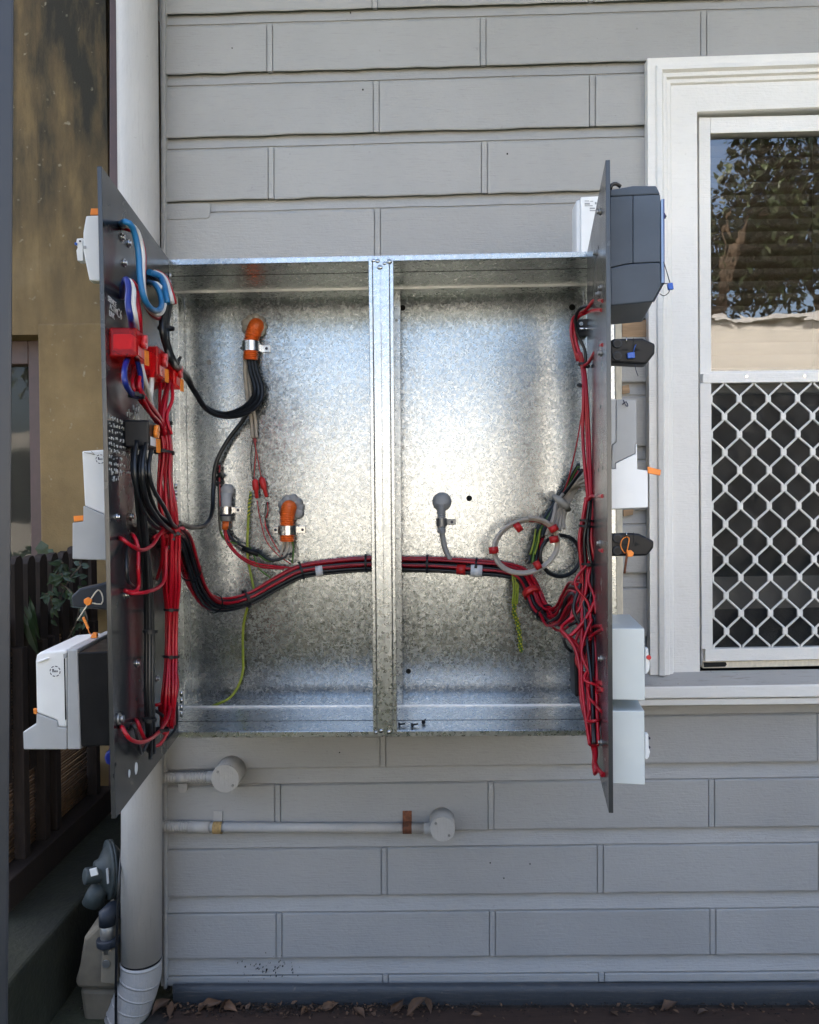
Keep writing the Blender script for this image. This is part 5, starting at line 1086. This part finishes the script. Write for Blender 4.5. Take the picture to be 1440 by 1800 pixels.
for k in range(420):
    x = rg.uniform(262, 1440) if rg.random() < .4 else rg.gauss(470, 190)
    if x < 262: continue
    p = P(x, 1780, 1.842 - abs(rg.gauss(0, .022))); p.z = .0125; s = rg.uniform(.003, .011) if rg.random() < .85 else rg.uniform(.012, .02)
    a = rg.uniform(0, 6.28); leaf(mc_, p + V((0, 0, rg.uniform(0, .004))), V((math.cos(a), math.sin(a), rg.uniform(-.1, .8))), V((rg.uniform(-.5, .5), rg.uniform(-.5, .5), 1)), s, s * rg.uniform(.15, .4))
lc = mc_.build('leaf_litter', 'leaf_dry', None, fix=False); lc['kind'] = 'stuff'; lc['label'] = 'small broken brown leaf fragments scattered along the plinth'; lc['category'] = 'litter'
db = mb.build('leaf_litter', 'soil', None, fix=False); db['kind'] = 'stuff'; db['label'] = 'dark crumbs of soil and leaf litter at the foot of the wall'; db['category'] = 'litter'

# ================================================================== BEHIND THE CAMERA (seen in glass and steel)
oh = thing('cream_house', 'sunlit cream rendered house reflected in the window pane', 'house', V((2, -7.0, 0)))
MB().box((2.2, -9.5, 0), (16, -7.0, 3.6)).build('wall', 'cream_render', oh); MB().box((-14, -9.5, 0), (2.199, -7.0, 2.35)).build('side_wing', 'cream_render', oh)
MB().box((2.1, -9.6, 3.6), (16.1, -6.93, 3.66)).build('parapet_cap', 'eave_lining', oh)
for x in (-7, -2.2, 9.5): MB().box((x, -7.0, 1.0), (x + 1.2, -6.96, 2.1)).build('window', 'dark_glass', oh)
def tree(x, y, h, r, n, label, seed):
    rg = random.Random(seed); t = thing('garden_tree', label, 'tree', V((x, y, 0)), 'trees reflected in the window')
    tr = MB(); top = V((x + rg.uniform(-.4, .4), y, h * .62)); tr.tube(spline([V((x, y, 0)), V((x + .1, y, h * .3)), top], .3), .1, 8, radii=None); 
    cl = []
    for k in range(9):
        a = rg.uniform(0, 6.28); e = top + V((math.cos(a) * r * rg.uniform(.4, .9), math.sin(a) * r * .7, rg.uniform(-.1, .5) * r)); tr.tube([V((x + .1, y, h * rg.uniform(.3, .5))), top.lerp(e, .5), e], .05, 6, radii=[.07, .04, .015]); cl.append(e)
    tr.build('trunk', 'bark', t, fix=False); lf = MB()
    for k in range(n):
        c_ = rg.choice(cl); d = V((rg.gauss(0, 1), rg.gauss(0, 1), rg.gauss(0, .8))).normalized() * rg.uniform(.1, 1) ** .6 * r * .42
        leaf(lf, c_ + d, V((rg.uniform(-1, 1), rg.uniform(-1, 1), rg.uniform(-1.2, .3))), V((0, .3, 1)), rg.uniform(.14, .26), .05)
    lf.build('crown', 'tree_leaf', t, fix=False)
tree(4.9, -10.2, 9.4, 2.6, 7500, 'tall tree left in the reflection of the upper pane', 1)
tree(7.6, -11.0, 9.6, 2.8, 7500, 'tall tree at the right of the reflection in the upper pane', 2)
tree(-7.5, -12.0, 6.5, 2.4, 1800, 'broad tree behind the cream house', 4)
hd = thing('added_hedge', 'low clipped hedge added out of view to darken the lower half of the steel back', 'hedge', V((0, -1.3, 0)))  # unseen hedge, added to block bounce light and darken the lower reflection
MB().box((-5, -1.55, 0), (7, -1.02, .70)).build('inner_mass', 'bark', hd)
lf = MB(); rg = random.Random(31)
for k in range(7000):
    f_ = rg.random(); x = rg.uniform(-5.05, 7.05)
    p = V((x, -.98 + rg.uniform(-.05, .06), rg.uniform(0, .78))) if f_ < .6 else V((x, rg.uniform(-1.6, -.95), .73 + rg.uniform(-.05, .07)))
    leaf(lf, p, V((rg.uniform(-1, 1), rg.uniform(-.3, 1), rg.uniform(-.8, .8))), V((0, .4, 1)), rg.uniform(.05, .11), .026)
lf.build('foliage', 'leaf_green', hd, fix=False)
